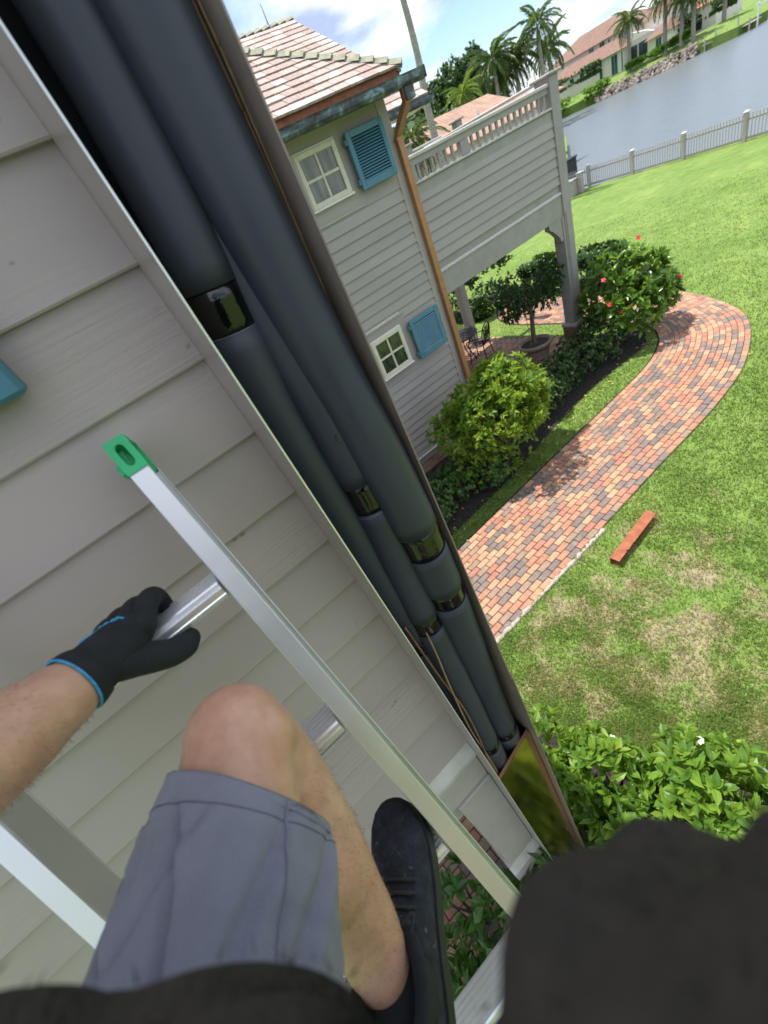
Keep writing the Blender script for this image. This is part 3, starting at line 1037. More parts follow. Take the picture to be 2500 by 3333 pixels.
def flat_tube(pts, wx, wy):
    """rectangular pipe along pts (in the YZ plane), wx wide in x"""
    m = MB()
    P = [Vector(p) for p in pts]
    rings = []
    for i, p in enumerate(P):
        t = (P[min(i + 1, len(P) - 1)] - P[max(0, i - 1)]).normalized()
        nrm = Vector((0, t.z, -t.y))
        if nrm.y > 0:
            nrm = -nrm
        rings.append([p + Vector((-wx, 0, 0)) + nrm * wy, p + Vector((wx, 0, 0)) + nrm * wy, p + Vector((wx, 0, 0)) - nrm * wy, p + Vector((-wx, 0, 0)) - nrm * wy])
    v = [q for r_ in rings for q in r_]
    f = []
    for i in range(len(P) - 1):
        for k in range(4):
            f.append((i * 4 + k, i * 4 + (k + 1) % 4, i * 4 + 4 + (k + 1) % 4, i * 4 + 4 + k))
    f += [(3, 2, 1, 0), tuple(range(len(v) - 4, len(v)))]
    return m.raw(v, f)


ds = part('downspout', flat_tube([(5.06, 5.80, 5.41), (5.06, 5.80, 5.28), (5.045, 6.08, 5.08), (5.035, 6.15, 5.0), (5.03, 6.155, 0.2)], 0.05, 0.038), 'copper_dull', H2, label='new copper downspout on the house corner')
for z in (4.98, 2.9, 0.9):
    part('strap', MB().cbox(4.972, 5.092, 6.108, 6.2, z - 0.012, z + 0.012, 0.003), 'copper_dull', ds)

# ---- shingled roofs


def roof_face(parent, x_left, x_right0, y0, z0, pitch, rows, expo, hip, width, key):
    """-Y facing slope; the right edge runs in by `hip` metres per metre of plan depth. Each tile is its own piece."""
    ang = math.atan(pitch)
    dy, dz = math.cos(ang) * expo, math.sin(ang) * expo
    prot = []
    for i in range(3):
        wd = width * (0.86 + 0.12 * i)
        m = MB()
        L = expo * 1.55
        th = 0.026
        m.raw([(0, 0, 0), (wd - 0.006, 0, 0), (wd - 0.006, 0, th), (0, 0, th), (0, L, -0.012), (wd - 0.006, L, -0.012), (wd - 0.006, L, 0.004), (0, L, 0.004)],
              [(0, 1, 2, 3), (3, 2, 6, 7), (0, 4, 5, 1), (0, 3, 7, 4), (1, 5, 6, 2), (4, 7, 6, 5)])
        me = m.mesh('shingle')
        me.materials.append(MAT['shingle'])
        prot.append((wd, me))
    cnt = 0
    for r_ in range(rows):
        y, z = y0 + dy * r_, z0 + dz * r_
        xr = x_right0 - hip * dy * r_ + rnd.uniform(-0.01, 0.01)
        x = xr
        while x > x_left:
            wd, me = prot[rnd.randrange(3)]
            x -= wd
            add('shingle', me, None, parent, (x, y, z + rnd.uniform(0, 0.004)), (ang + rnd.uniform(-0.012, 0.012), 0, rnd.uniform(-0.01, 0.01)))
            cnt += 1
    return cnt


def slab(pts, th=0.03):
    n = len(pts)
    v = [Vector(p) for p in pts] + [Vector(p) - Vector((0, 0, th)) for p in pts]
    f = [tuple(range(n)), tuple(range(2 * n - 1, n - 1, -1))] + [(i, n + i, n + (i + 1) % n, (i + 1) % n) for i in range(n)]
    return MB().raw(v, f)


RP = 0.70
# front hip: corner at (5.11, 5.80, 5.62)
rf = part('front_roof', slab([(1.2, 5.87, 5.645), (5.05, 5.87, 5.645), (3.15, 7.75, 6.962), (1.2, 7.75, 6.962)]), 'shingle', H2)
n_a = roof_face(rf, 1.3, 5.12, 5.79, 5.607, RP, 14, 0.151, 1.0, 0.225, 'a')
part('roof_side', slab([(5.105, 5.80, 5.59), (5.105, 9.0, 5.59), (3.15, 9.0, 6.95), (3.15, 7.75, 6.95)]), 'shingle', H2)
cm = MB().raw([(-0.085, 0, -0.02), (0, 0, 0.045), (0.085, 0, -0.02), (-0.075, 0.24, -0.05), (0, 0.24, 0.008), (0.075, 0.24, -0.05),
               (-0.085, 0, -0.045), (0, 0, 0.018), (0.085, 0, -0.045)],
              [(0, 1, 4, 3), (1, 2, 5, 4), (6, 7, 1, 0), (7, 8, 2, 1), (3, 4, 7, 6), (4, 5, 8, 7)]).mesh('ridge_cap')
cm.materials.append(MAT['ridge_cap'])
hv = Vector((-1, 1, RP)).normalized()
hr = hv.to_track_quat('Y', 'Z').to_euler()
for k in range(15):
    p = Vector((5.13, 5.78, 5.635)) + hv * 0.183 * k
    add('ridge_cap', cm, None, rf, p, hr)

# main gable roof behind: eave at Ym, rake on the right, ridge at Ym + RD
Ym, Xm, Zm = 7.70, 7.20, 5.47
MP, RD = 0.71, 3.32
ZR = Zm + RD * MP
rm = part('main_roof', slab([(1.0, Ym, Zm - 0.02), (Xm - 0.03, Ym, Zm - 0.02), (Xm - 0.03, Ym + RD, ZR - 0.02), (1.0, Ym + RD, ZR - 0.02)]), 'shingle', H2)
n_b = roof_face(rm, 4.15, Xm + 0.02, Ym - 0.01, Zm - 0.008, MP, 21, 0.192, 0.0, 0.26, 'b')
part('roof_back', slab([(1.0, Ym + RD, ZR - 0.03), (Xm - 0.03, Ym + RD, ZR - 0.03), (Xm - 0.03, Ym + 2 * RD, Zm - 0.03), (1.0, Ym + 2 * RD, Zm - 0.03)]), 'shingle', H2)
part('gable_wall', MB().raw([(6.4, Ym + 0.5, Zm - 0.3), (6.4, Ym + 2 * RD - 0.5, Zm - 0.3), (6.4, Ym + RD, ZR - 0.1)], [(0, 1, 2)]), 'siding_paint_far', H2)
for k in range(14):
    add('ridge_cap', cm, None, rm, (Xm + 0.03 - 0.2 * k, Ym + RD, ZR + 0.015), Euler((0, 0, math.pi / 2)))
part('lightning_rod', MB().tube([(6.66, Ym + RD, ZR), (6.66, Ym + RD, ZR + 0.34)], [0.012, 0.005], 6), 'cast_iron', rm)
gp2 = [(y - 5.84 + Ym, z - 5.52 + Zm - 0.02) for y, z in gp]
part('gutter', MB().prism_x(gp2, 1.0, Xm + 0.05), 'copper_patina', H2)
part('eave_board', MB().box(4.5, Xm - 0.02, Ym + 0.006, Ym + 0.5, Zm - 0.13, Zm - 0.09), 'cream_paint', H2)
part('main_wall', MB().box(1.0, 6.4, Ym + 0.55, Ym + 5.6, 0, Zm - 0.05), 'siding_paint_far', H2)
print('shingles', n_a, n_b)

# ================================================================== raised deck
DK = thing('raised_deck', 'raised grey timber deck with clapboard parapet beside the copper downspout', 'deck', (6.9, 7.4, 0))
cm3 = clap('clapboard', 5.07, 8.462, 1.7)
cm3.materials.append(MAT['siding_paint_far'])
for k in range(7):
    add('clapboard', cm3, None, DK, (0, Y2 + rnd.uniform(-0.001, 0.001), 3.29 + ST * (6 - k) - 0.0))
part('parapet_core', MB().box(5.07, 8.47, Y2 + 0.004, Y2 + 0.09, 3.0, 4.39), 'deck_paint', DK)
part('parapet_board', MB().cbox(5.07, 8.462, Y2 - 0.014, Y2 + 0.003, 4.235, 4.385), 'deck_paint', DK)
part('ledge', MB().cbox(5.07, 8.46, Y2 - 0.05, Y2 + 0.12, 4.392, 4.425, 0.008), 'ledge_paint', DK)
part('trim_strip', MB().prism_x([(-0.035, 0), (-0.035, 0.018), (-0.012, 0.045), (0.003, 0.045), (0.003, 0)], 5.07, 8.46), 'ledge_paint', DK, loc=(0, Y2, 3.12))
part('beam', MB().cbox(5.07, 8.46, Y2 - 0.018, Y2 + 0.12, 2.745, 3.119), 'deck_paint', DK)
part('deck_floor', MB().box(5.07, 8.9, Y2 + 0.13, 9.9, 3.0, 3.1), 'deck_paint', DK)
# top rail, baluster, balusters set back
tr = part('top_rail', MB().cbox(5.07, 8.46, Y2 - 0.03, Y2 + 0.1, 4.70, 4.755, 0.012), 'ledge_paint', DK)
part('sub_rail', MB().cbox(5.07, 8.46, Y2 + 0.0, Y2 + 0.07, 4.62, 4.699, 0.004), 'deck_paint', DK)
bl = MB().cbox(-0.022, 0.022, -0.022, 0.022, 4.426, 4.619, 0.004).mesh('baluster')
bl.materials.append(MAT['deck_paint'])
x = 5.32
while x < 8.4:
    if not 6.22 < x < 6.5:
        add('baluster', bl, None, DK, (x, Y2 + 0.035, 0))
    x += 0.152
part('rail_post', MB().cbox(6.25, 6.44, Y2 + 0.008, Y2 + 0.09, 4.426, 4.618), 'deck_paint', DK)
part('rail_post', MB().cbox(5.09, 5.26, Y2 + 0.008, Y2 + 0.09, 4.426, 4.618), 'deck_paint', DK)
# corner post
ps = part('corner_post', MB().cbox(8.463, 8.70, Y2 - 0.045, Y2 + 0.26, 0.62, 4.83), 'deck_paint', DK)
part('post_cap', MB().cbox(8.41, 8.755, Y2 - 0.10, Y2 + 0.32, 4.832, 4.875, 0.012), 'deck_paint', ps)
part('post_batten', MB().cbox(8.40, 8.4615, Y2 - 0.03, Y2 + 0.2, 0.62, 2.744), 'deck_paint', ps)
part('post_batten', MB().cbox(8.5, 8.56, Y2 - 0.058, Y2 - 0.0455, 0.65, 2.80), 'deck_paint', ps)
part('post_base', MB().cbox(8.37, 8.74, Y2 - 0.09, Y2 + 0.30, 0.53, 0.618, 0.012), 'ledge_paint', ps)
m = MB()
for k in range(7):
    for xx in ((8.39, 8.56), (8.565, 8.72)) if k % 2 else ((8.39, 8.48), (8.485, 8.72)):
        m.cbox(xx[0], xx[1], Y2 - 0.07, Y2 + 0.28, k * 0.0755 + 0.002, k * 0.0755 + 0.0715, 0.004)
part('brick_plinth', m, 'house_brick', ps, kind='stuff')
part('bracket', MB().raw([(8.40, Y2 - 0.012, 2.744), (8.02, Y2 - 0.012, 2.744), (8.02, Y2 - 0.012, 2.66), (8.14, Y2 - 0.012, 2.58), (8.30, Y2 - 0.012, 2.42), (8.33, Y2 - 0.012, 2.34), (8.40, Y2 - 0.012, 2.34),
                          (8.40, Y2 + 0.1, 2.744), (8.02, Y2 + 0.1, 2.744), (8.02, Y2 + 0.1, 2.66), (8.14, Y2 + 0.1, 2.58), (8.30, Y2 + 0.1, 2.42), (8.33, Y2 + 0.1, 2.34), (8.40, Y2 + 0.1, 2.34)],
                         [(0, 1, 2, 3, 4, 5, 6), (13, 12, 11, 10, 9, 8, 7)] + [(i, 7 + i, 7 + (i + 1) % 7, (i + 1) % 7) for i in range(7)]), 'deck_paint', DK)
# far side railing of the deck
YF = 9.8
part('top_rail', MB().cbox(5.07, 9.25, YF - 0.05, YF + 0.07, 4.86, 4.91, 0.012), 'ledge_paint', DK)
part('top_rail', MB().cbox(8.60, 8.70, Y2 + 0.27, YF - 0.06, 4.80, 4.85, 0.012), 'ledge_paint', DK)
for x in (8.15, 9.85):
    part('rail_post', MB().cbox(x - 0.09, x + 0.09, YF - 0.09, YF + 0.09, 3.1, 5.0), 'deck_paint', DK)
    part('post_cap', MB().cbox(x - 0.14, x + 0.14, YF - 0.14, YF + 0.14, 5.001, 5.045, 0.012), 'deck_paint', DK)
bl2 = MB().cbox(-0.022, 0.022, -0.022, 0.022, 3.2, 4.859, 0.004).mesh('baluster')
bl2.materials.append(MAT['deck_paint'])
part('deck_post', MB().cbox(8.5, 8.72, YF - 0.1, YF + 0.12, 0, 2.99), 'deck_paint', DK)

# ================================================================== plants
def leaf_template(curl=0.12, fold=0.14):
    # unit leaf along +x, width 1, normal +z
    v = np.array([(0, 0, 0), (0.5, 0, 0.02), (1.0, 0, -curl), (0.27, 0.40, fold * 0.8), (0.63, 0.42, fold * 0.7 - 0.03), (0.27, -0.40, fold * 0.8), (0.63, -0.42, fold * 0.7 - 0.03)], dtype=np.float64)
    f = np.array([(0, 1, 3), (3, 1, 4), (4, 1, 2), (0, 5, 1), (5, 6, 1), (6, 2, 1)], dtype=np.int64)
    return v, f


LT, LF = leaf_template()


def leaf_me(mat):
    key = 'leaf_' + mat
    me = bpy.data.meshes.get(key)
    if me is None:
        me = mk(key, LT.tolist(), LF.tolist())
        me.materials.append(MAT[mat])
    return me


def frames(xd, nd):
    xd = xd / np.linalg.norm(xd, axis=1, keepdims=True)
    zd = nd - xd * np.sum(nd * xd, axis=1, keepdims=True)
    zd = zd / (np.linalg.norm(zd, axis=1, keepdims=True) + 1e-9)
    yd = np.cross(zd, xd)
    return np.stack([xd, yd, zd], axis=2)  # columns


def leaves_mesh(name, pos, M3, L, W):
    n = len(pos)
    t = LT[None] * np.stack([L, W, L], axis=1)[:, None, :]
    v = np.einsum('nij,nkj->nki', M3, t) + pos[:, None, :]
    f = LF[None] + (np.arange(n) * len(LT))[:, None, None]
    return mk_np(name, v.reshape(-1, 3), f.reshape(-1, 3))


def lumps(u, k=14, amp=0.16, rng=nr):
    d = rng.normal(size=(k, 3))
    d /= np.linalg.norm(d, axis=1, keepdims=True)
    a = rng.uniform(-amp, amp, k)
    s_ = np.ones(len(u))
    for dd, aa in zip(d, a):
        s_ += aa * np.exp(-(1 - u @ dd) * 7)
    return s_


def leaf_cloud(center, radii, n_whorl, per, L, W, rng, low=-0.75, depth=0.45, up=0.45, tilt=(0.5, 1.15), droop=0.0, amp=0.22, box=False):
    c = np.array(center)
    r_ = np.array(radii)
    u = rng.normal(size=(int(n_whorl * 2.2), 3))
    if box:
        u = np.sign(u) * np.abs(u) ** 0.35
        u /= np.max(np.abs(u), axis=1, keepdims=True) ** 0.8
    else:
        u /= np.linalg.norm(u, axis=1, keepdims=True)
    u = u[u[:, 2] > low][:n_whorl]
    n = len(u)
    un = u / np.linalg.norm(u, axis=1, keepdims=True)
    rad = lumps(un, amp=amp, rng=rng) * (1 - depth * rng.random(n) ** 1.8)
    p = c + u * r_ * rad[:, None]
    ax = un / r_ * r_.mean() + np.array([0, 0, up]) + rng.normal(size=(n, 3)) * 0.22
    ax /= np.linalg.norm(ax, axis=1, keepdims=True)
    p = np.repeat(p, per, axis=0)
    axr = np.repeat(ax, per, axis=0)
    m = n * per
    t = rng.normal(size=(m, 3))
    t -= axr * np.sum(t * axr, axis=1, keepdims=True)
    t /= np.linalg.norm(t, axis=1, keepdims=True)
    th = rng.uniform(tilt[0], tilt[1], m)
    xd = axr * np.cos(th)[:, None] + t * np.sin(th)[:, None]
    xd[:, 2] -= droop
    nd = axr * np.sin(th)[:, None] - t * np.cos(th)[:, None] + rng.normal(size=(m, 3)) * 0.25
    LL = L * rng.uniform(0.65, 1.2, m)
    WW = W * rng.uniform(0.7, 1.15, m)
    pos = p - axr * (rng.uniform(0, 0.35, m) * L)[:, None]
    pos[:, 2] = np.maximum(pos[:, 2], 0.03)
    return pos, frames(xd, nd), LL, WW


def shrub(name, label, cat, base, clouds, mat, stems=7, n_parts=0, group=None, flowers=None, seed=1, stem_h=0.6, stem_mat='bark'):
    rng = np.random.default_rng(seed)
    o = thing(name, label, cat, base, group)
    P_, M_, L_, W_ = [np.concatenate(z) for z in zip(*[leaf_cloud(rng=rng, **c) for c in clouds])]
    if n_parts:
        d = np.linalg.norm(P_ - np.array(EYE), axis=1)
        vis = np.array([in_frame(p, 0.0) for p in P_])
        d = d + np.where(vis, 0, 1000)
        idx = np.argsort(d)
        me = leaf_me(mat)
        for i in idx[:n_parts]:
            q = add('leaf', me, None, o, P_[i])
            q.rotation_mode = 'QUATERNION'
            q.rotation_quaternion = Matrix(M_[i].tolist()).to_quaternion()
            q.scale = (L_[i], W_[i], L_[i])
        keep = idx[n_parts:]
        P_, M_, L_, W_ = P_[keep], M_[keep], L_[keep], W_[keep]
    me = leaves_mesh('foliage', P_, M_, L_, W_)
    add('foliage', me, mat, o, kind='stuff')
    m = MB()
    for k in range(stems):
        c = clouds[k % len(clouds)]
        b0 = Vector(base) + Vector((rng.uniform(-0.12, 0.12) * c['radii'][0], rng.uniform(-0.12, 0.12) * c['radii'][1], -0.03))
        tip = Vector(c['center']) + Vector((rng.uniform(-0.6, 0.6) * c['radii'][0], rng.uniform(-0.6, 0.6) * c['radii'][1], rng.uniform(-0.2, 0.6) * c['radii'][2]))
        mid = b0.lerp(tip, 0.5) + Vector((rng.uniform(-0.05, 0.05), rng.uniform(-0.05, 0.05), 0.05))
        m.tube(smooth_path([b0, mid, tip], 4), [0.016 - 0.0013 * i for i in range(9)], 6)
    part('stems', m, stem_mat, o, True, kind='stuff')
    for (fp, kind_) in flowers or []:
        flower(o, fp, kind_, rng)
    return o


def flower(parent, p, kind_, rng):
    m = MB()
    s = 0.046 if kind_ == 'petal_red' else 0.026
    nrm = (EYE - Vector(p)).normalized() + Vector((rng.uniform(-0.3, 0.3), rng.uniform(-0.3, 0.3), 0.5))
    q = nrm.to_track_quat('Z', 'Y')
    for k in range(5 if kind_ == 'petal_red' else 7):
        a = k * 6.2832 / (5 if kind_ == 'petal_red' else 7)
        pts = [(0, 0, 0), (0.45, 0.34, 0.16), (0.95, 0.22, 0.12), (1.02, -0.1, 0.05), (0.75, -0.33, 0.16), (0.4, -0.25, 0.14)]
        pts = [Vector((x * math.cos(a) - y * math.sin(a), x * math.sin(a) + y * math.cos(a), z)) * s for x, y, z in pts]
        m.raw([Vector(p) + q @ v for v in pts], [(0, 1, 2, 3, 4, 5)])
    if kind_ == 'petal_red':
        m.tube([Vector(p), Vector(p) + q @ Vector((0.2, 0.1, 1)) * s], 0.004, 5)
    part('flower', m, kind_, parent)


# big clipped gardenia in front of the house wall
shrub('gardenia_bush', 'large rounded bright green gardenia bush in front of the house wall', 'bush', (4.15, 4.85, 0),
      [dict(center=(4.15, 4.80, 1.27), radii=(0.82, 0.74, 0.68), n_whorl=520, per=7, L=0.125, W=0.052, amp=0.4),
       dict(center=(4.75, 4.80, 1.02), radii=(0.55, 0.55, 0.52), n_whorl=240, per=7, L=0.135, W=0.056),
       dict(center=(3.62, 4.95, 1.15), radii=(0.48, 0.5, 0.55), n_whorl=190, per=7, L=0.125, W=0.052, amp=0.4),
       dict(center=(4.35, 4.55, 1.62), radii=(0.42, 0.4, 0.38), n_whorl=150, per=7, L=0.125, W=0.052, amp=0.4),
       dict(center=(4.0, 4.85, 0.55), radii=(0.75, 0.5, 0.50), n_whorl=260, per=6, L=0.085, W=0.045)], 'leaf_gardenia', 14, 300, seed=3)
# hibiscus with red flowers by the bend of the path
shrub('hibiscus_bush', 'tall hibiscus bush with red flowers at the bend of the brick path', 'bush', (8.85, 5.35, 0),
      [dict(center=(8.85, 5.30, 1.02), radii=(0.90, 0.80, 0.86), n_whorl=380, per=7, L=0.18, W=0.085),
       dict(center=(9.35, 5.1, 0.75), radii=(0.62, 0.55, 0.5), n_whorl=150, per=7, L=0.15, W=0.072)], 'leaf_hibiscus', 12, 300, seed=4,
      flowers=[((8.02, 5.2, 1.62), 'petal_red'), ((8.85, 5.0, 2.0), 'petal_red'), ((8.95, 5.05, 1.98), 'petal_red'), ((8.10, 4.95, 0.95), 'petal_red'), ((8.0, 5.1, 1.15), 'petal_red'), ((8.45, 4.75, 0.78), 'petal_red'), ((9.55, 4.6, 0.95), 'petal_red')])
# dark clipped hedge between the two
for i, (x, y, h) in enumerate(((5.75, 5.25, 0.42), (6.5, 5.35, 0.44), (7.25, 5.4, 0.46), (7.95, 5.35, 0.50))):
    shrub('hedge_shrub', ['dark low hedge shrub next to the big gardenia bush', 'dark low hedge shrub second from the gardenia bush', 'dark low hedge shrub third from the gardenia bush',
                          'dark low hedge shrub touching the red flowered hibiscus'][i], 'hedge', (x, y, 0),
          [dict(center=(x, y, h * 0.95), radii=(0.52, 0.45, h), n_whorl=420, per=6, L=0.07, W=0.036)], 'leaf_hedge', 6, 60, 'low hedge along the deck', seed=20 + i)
# low shaded plants near the house corner
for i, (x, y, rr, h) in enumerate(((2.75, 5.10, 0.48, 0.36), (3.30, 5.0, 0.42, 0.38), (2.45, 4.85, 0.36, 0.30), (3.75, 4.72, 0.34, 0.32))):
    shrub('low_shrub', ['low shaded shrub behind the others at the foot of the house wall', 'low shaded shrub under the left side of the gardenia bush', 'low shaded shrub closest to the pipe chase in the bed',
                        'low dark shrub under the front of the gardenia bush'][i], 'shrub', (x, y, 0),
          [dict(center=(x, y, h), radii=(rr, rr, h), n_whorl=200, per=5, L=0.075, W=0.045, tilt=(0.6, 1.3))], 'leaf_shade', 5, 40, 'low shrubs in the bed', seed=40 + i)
# near gardenias below the camera
GN = 'gardenias in the front bed'
shrub('gardenia_bush', 'small near gardenia growing beside the brown chase panel', 'bush', (0.66, 1.22, 0),
      [dict(center=(0.66, 1.25, 0.62), radii=(0.28, 0.32, 0.52), n_whorl=120, per=6, L=0.095, W=0.047)], 'leaf_near', 8, 150, GN, seed=61)
shrub('gardenia_bush', 'near gardenia with white flowers in the front bed', 'bush', (0.75, 0.66, 0),
      [dict(center=(0.80, 0.78, 0.80), radii=(0.34, 0.32, 0.50), n_whorl=270, per=6, L=0.098, W=0.047),
       dict(center=(0.55, 0.55, 0.80), radii=(0.26, 0.26, 0.42), n_whorl=140, per=6, L=0.098, W=0.047)], 'leaf_near', 10, 300, GN, seed=62,
      flowers=[((1.00, 0.83, 1.10), 'petal_white')])
shrub('gardenia_bush', 'yellow green near gardenia at the right edge of the photo', 'bush', (1.2, 0.15, 0),
      [dict(center=(1.12, 0.30, 0.82), radii=(0.40, 0.40, 0.48), n_whorl=330, per=6, L=0.098, W=0.046),
       dict(center=(1.25, -0.25, 0.75), radii=(0.45, 0.45, 0.5), n_whorl=240, per=6, L=0.098, W=0.046)], 'leaf_near', 10, 220, GN, seed=63,
      flowers=[((1.36, 0.45, 1.10), 'petal_white')])
shrub('gardenia_bush', 'gardenia below the black sleeve in front of the copper cover', 'bush', (0.5, 0.15, 0),
      [dict(center=(0.48, 0.12, 0.62), radii=(0.36, 0.30, 0.5), n_whorl=130, per=6, L=0.115, W=0.056),
       dict(center=(0.75, -0.35, 0.7), radii=(0.4, 0.4, 0.5), n_whorl=110, per=6, L=0.115, W=0.056)], 'leaf_near', 8, 0, GN, seed=64)
# plants in the shade under the ladder
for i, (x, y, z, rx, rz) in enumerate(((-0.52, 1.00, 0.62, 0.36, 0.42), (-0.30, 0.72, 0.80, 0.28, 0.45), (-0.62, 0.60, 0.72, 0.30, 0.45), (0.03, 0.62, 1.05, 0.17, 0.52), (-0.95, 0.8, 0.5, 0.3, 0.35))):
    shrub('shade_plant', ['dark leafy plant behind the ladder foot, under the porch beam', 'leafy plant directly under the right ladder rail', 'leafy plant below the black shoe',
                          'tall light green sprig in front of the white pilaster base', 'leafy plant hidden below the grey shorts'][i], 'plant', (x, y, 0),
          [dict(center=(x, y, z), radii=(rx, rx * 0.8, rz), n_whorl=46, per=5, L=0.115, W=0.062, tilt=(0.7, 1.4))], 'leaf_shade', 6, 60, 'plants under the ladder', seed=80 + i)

# potted ficus tree under the deck
TX, TY = 7.72, 6.80
pot = thing('terracotta_pot', 'weathered terracotta pot with a rolled rim on the patio', 'pot', (TX, TY, 0.03))
prof = [(0.25, 0.0), (0.315, 0.32), (0.325, 0.40), (0.372, 0.405), (0.392, 0.43), (0.395, 0.485), (0.372, 0.505), (0.345, 0.50), (0.33, 0.46), (0.30, 0.43)]


def lathe(prof, cx, cy, z0, n=28):
    m = MB()
    v = [(cx + r_ * math.cos(6.28318 * k / n), cy + r_ * math.sin(6.28318 * k / n), z0 + z) for r_, z in prof for k in range(n)]
    f = [(i * n + k, i * n + (k + 1) % n, (i + 1) * n + (k + 1) % n, (i + 1) * n + k) for i in range(len(prof) - 1) for k in range(n)]
    return m.raw(v, f)


part('pot_wall', lathe(prof, TX, TY, 0.03), 'pot_clay', pot, True)
part('pot_soil', MB().raw([(TX + 0.325 * math.cos(k * 0.2618), TY + 0.325 * math.sin(k * 0.2618), 0.475) for k in range(24)], [tuple(range(24))]), 'soil', pot)
ft = thing('ficus_tree', 'small weeping ficus tree standing in the terracotta pot', 'tree', (TX, TY, 0.44))
m = MB()
m.tube(smooth_path([(TX, TY, 0.40), (TX + 0.02, TY + 0.01, 0.75), (TX + 0.05, TY - 0.01, 1.15), (TX + 0.1, TY + 0.03, 1.55)], 5), [0.062 - 0.0018 * i for i in range(16)], 10)
part('trunk', m, 'bark', ft, True)
m = MB()
rng = np.random.default_rng(5)
clouds = []
for k in range(20):
    a = k * 2.4
    rr = 0.25 + 0.62 * ((k * 0.618) % 1)
    e = (TX + 0.36 + rr * 1.3 * math.cos(a), TY + rr * 0.85 * math.sin(a), 1.42 + 0.55 * ((k * 0.377) % 1))
    m.tube(smooth_path([(TX + 0.06, TY, 1.1 + 0.02 * k), ((TX + 0.06 + e[0]) / 2, (TY + e[1]) / 2, e[2] - 0.05), e], 3), [0.018, 0.016, 0.014, 0.012, 0.010, 0.007, 0.004], 6)
    clouds.append(dict(center=(e[0], e[1], e[2] - 0.12), radii=(0.28, 0.25, 0.36), n_whorl=70, per=4, L=0.085, W=0.036, up=-0.6, tilt=(0.3, 1.0), droop=0.7, low=-1))
part('limbs', m, 'bark', ft, True)
Pq = [np.concatenate(z) for z in zip(*[leaf_cloud(rng=rng, **c) for c in clouds])]
add('crown', leaves_mesh('crown', *Pq), 'leaf_ficus', ft, kind='stuff')
part('stake', MB().tube([(TX - 0.14, TY - 0.02, 0.42), (TX - 0.12, TY, 1.3)], 0.006, 6), 'dry_leaf', ft)

# hedges further back
for i, (x, y, sx, sy, sz, lb) in enumerate(((11.0, 13.4, 1.0, 2.5, 0.85, 'dark clipped hedge behind the patio table'), (12.1, 9.0, 0.5, 1.3, 0.45, 'low hedge on the far side of the brick path'))):
    o = thing('clipped_hedge', lb, 'hedge', (x, y, 0), 'hedges beyond the patio')
    rng = np.random.default_rng(130 + i)
    Pq = leaf_cloud((x, y, sz), (sx, sy, sz), 4200, 4, 0.12, 0.065, rng, low=-2, box=True, depth=0.22, amp=0.05)
    add('foliage', leaves_mesh('foliage', *Pq), 'leaf_hedge', o, kind='stuff')

# ---- patio furniture
def patio_chair(x, y, face, label):
    o = thing('patio_chair', label, 'chair', (x, y, 0.032), 'cast iron patio chairs')
    c, s = math.cos(face), math.sin(face)

    def T(px, py, pz):
        return (x + c * px - s * py, y + s * px + c * py, 0.032 + pz)
    seat = MB()
    for k in range(7):
        xx = -0.2 + k * 0.0667
        seat.tube([T(xx, -0.21, 0.43), T(xx, 0.0, 0.42), T(xx, 0.2, 0.43)], 0.008, 6)
    for k in range(5):
        yy = -0.2 + k * 0.1
        seat.tube([T(-0.21, yy, 0.43), T(0.21, yy, 0.43)], 0.009, 6)
    part('seat', seat, 'cast_iron', o)
    for sx in (-1, 1):
        for sy in (-1, 1):
            part('leg', MB().tube(smooth_path([T(sx * 0.2, sy * 0.2, 0.43), T(sx * 0.22, sy * 0.22, 0.2), T(sx * 0.25, sy * 0.25, 0.0)], 4), 0.014, 8), 'cast_iron', o, True)
        part('armrest', MB().tube(smooth_path([T(sx * 0.22, 0.2, 0.42), T(sx * 0.27, 0.22, 0.6), T(sx * 0.27, 0.0, 0.66), T(sx * 0.24, -0.24, 0.66)], 5), 0.014, 8), 'cast_iron', o, True)
    rim = [T(-0.21, -0.21, 0.43), T(-0.25, -0.26, 0.7), T(-0.2, -0.3, 0.88), T(0, -0.32, 0.96), T(0.2, -0.3, 0.88), T(0.25, -0.26, 0.7), T(0.21, -0.21, 0.43)]
    bk = part('backrest', MB().tube(smooth_path(rim, 6), 0.015, 8), 'cast_iron', o, True)
    m = MB()
    for k in range(6):
        t = -0.2 + k * 0.08
        m.tube([T(t, -0.215, 0.44), T(t * 0.4 + 0.1, -0.27, 0.68), T(min(0.17, max(-0.17, t + 0.12)), -0.30, 0.9)], 0.008, 6)
        m.tube([T(t, -0.215, 0.44), T(t * 0.4 - 0.1, -0.27, 0.68), T(min(0.17, max(-0.17, t - 0.12)), -0.30, 0.9)], 0.008, 6)
    part('lattice', m, 'cast_iron', bk)


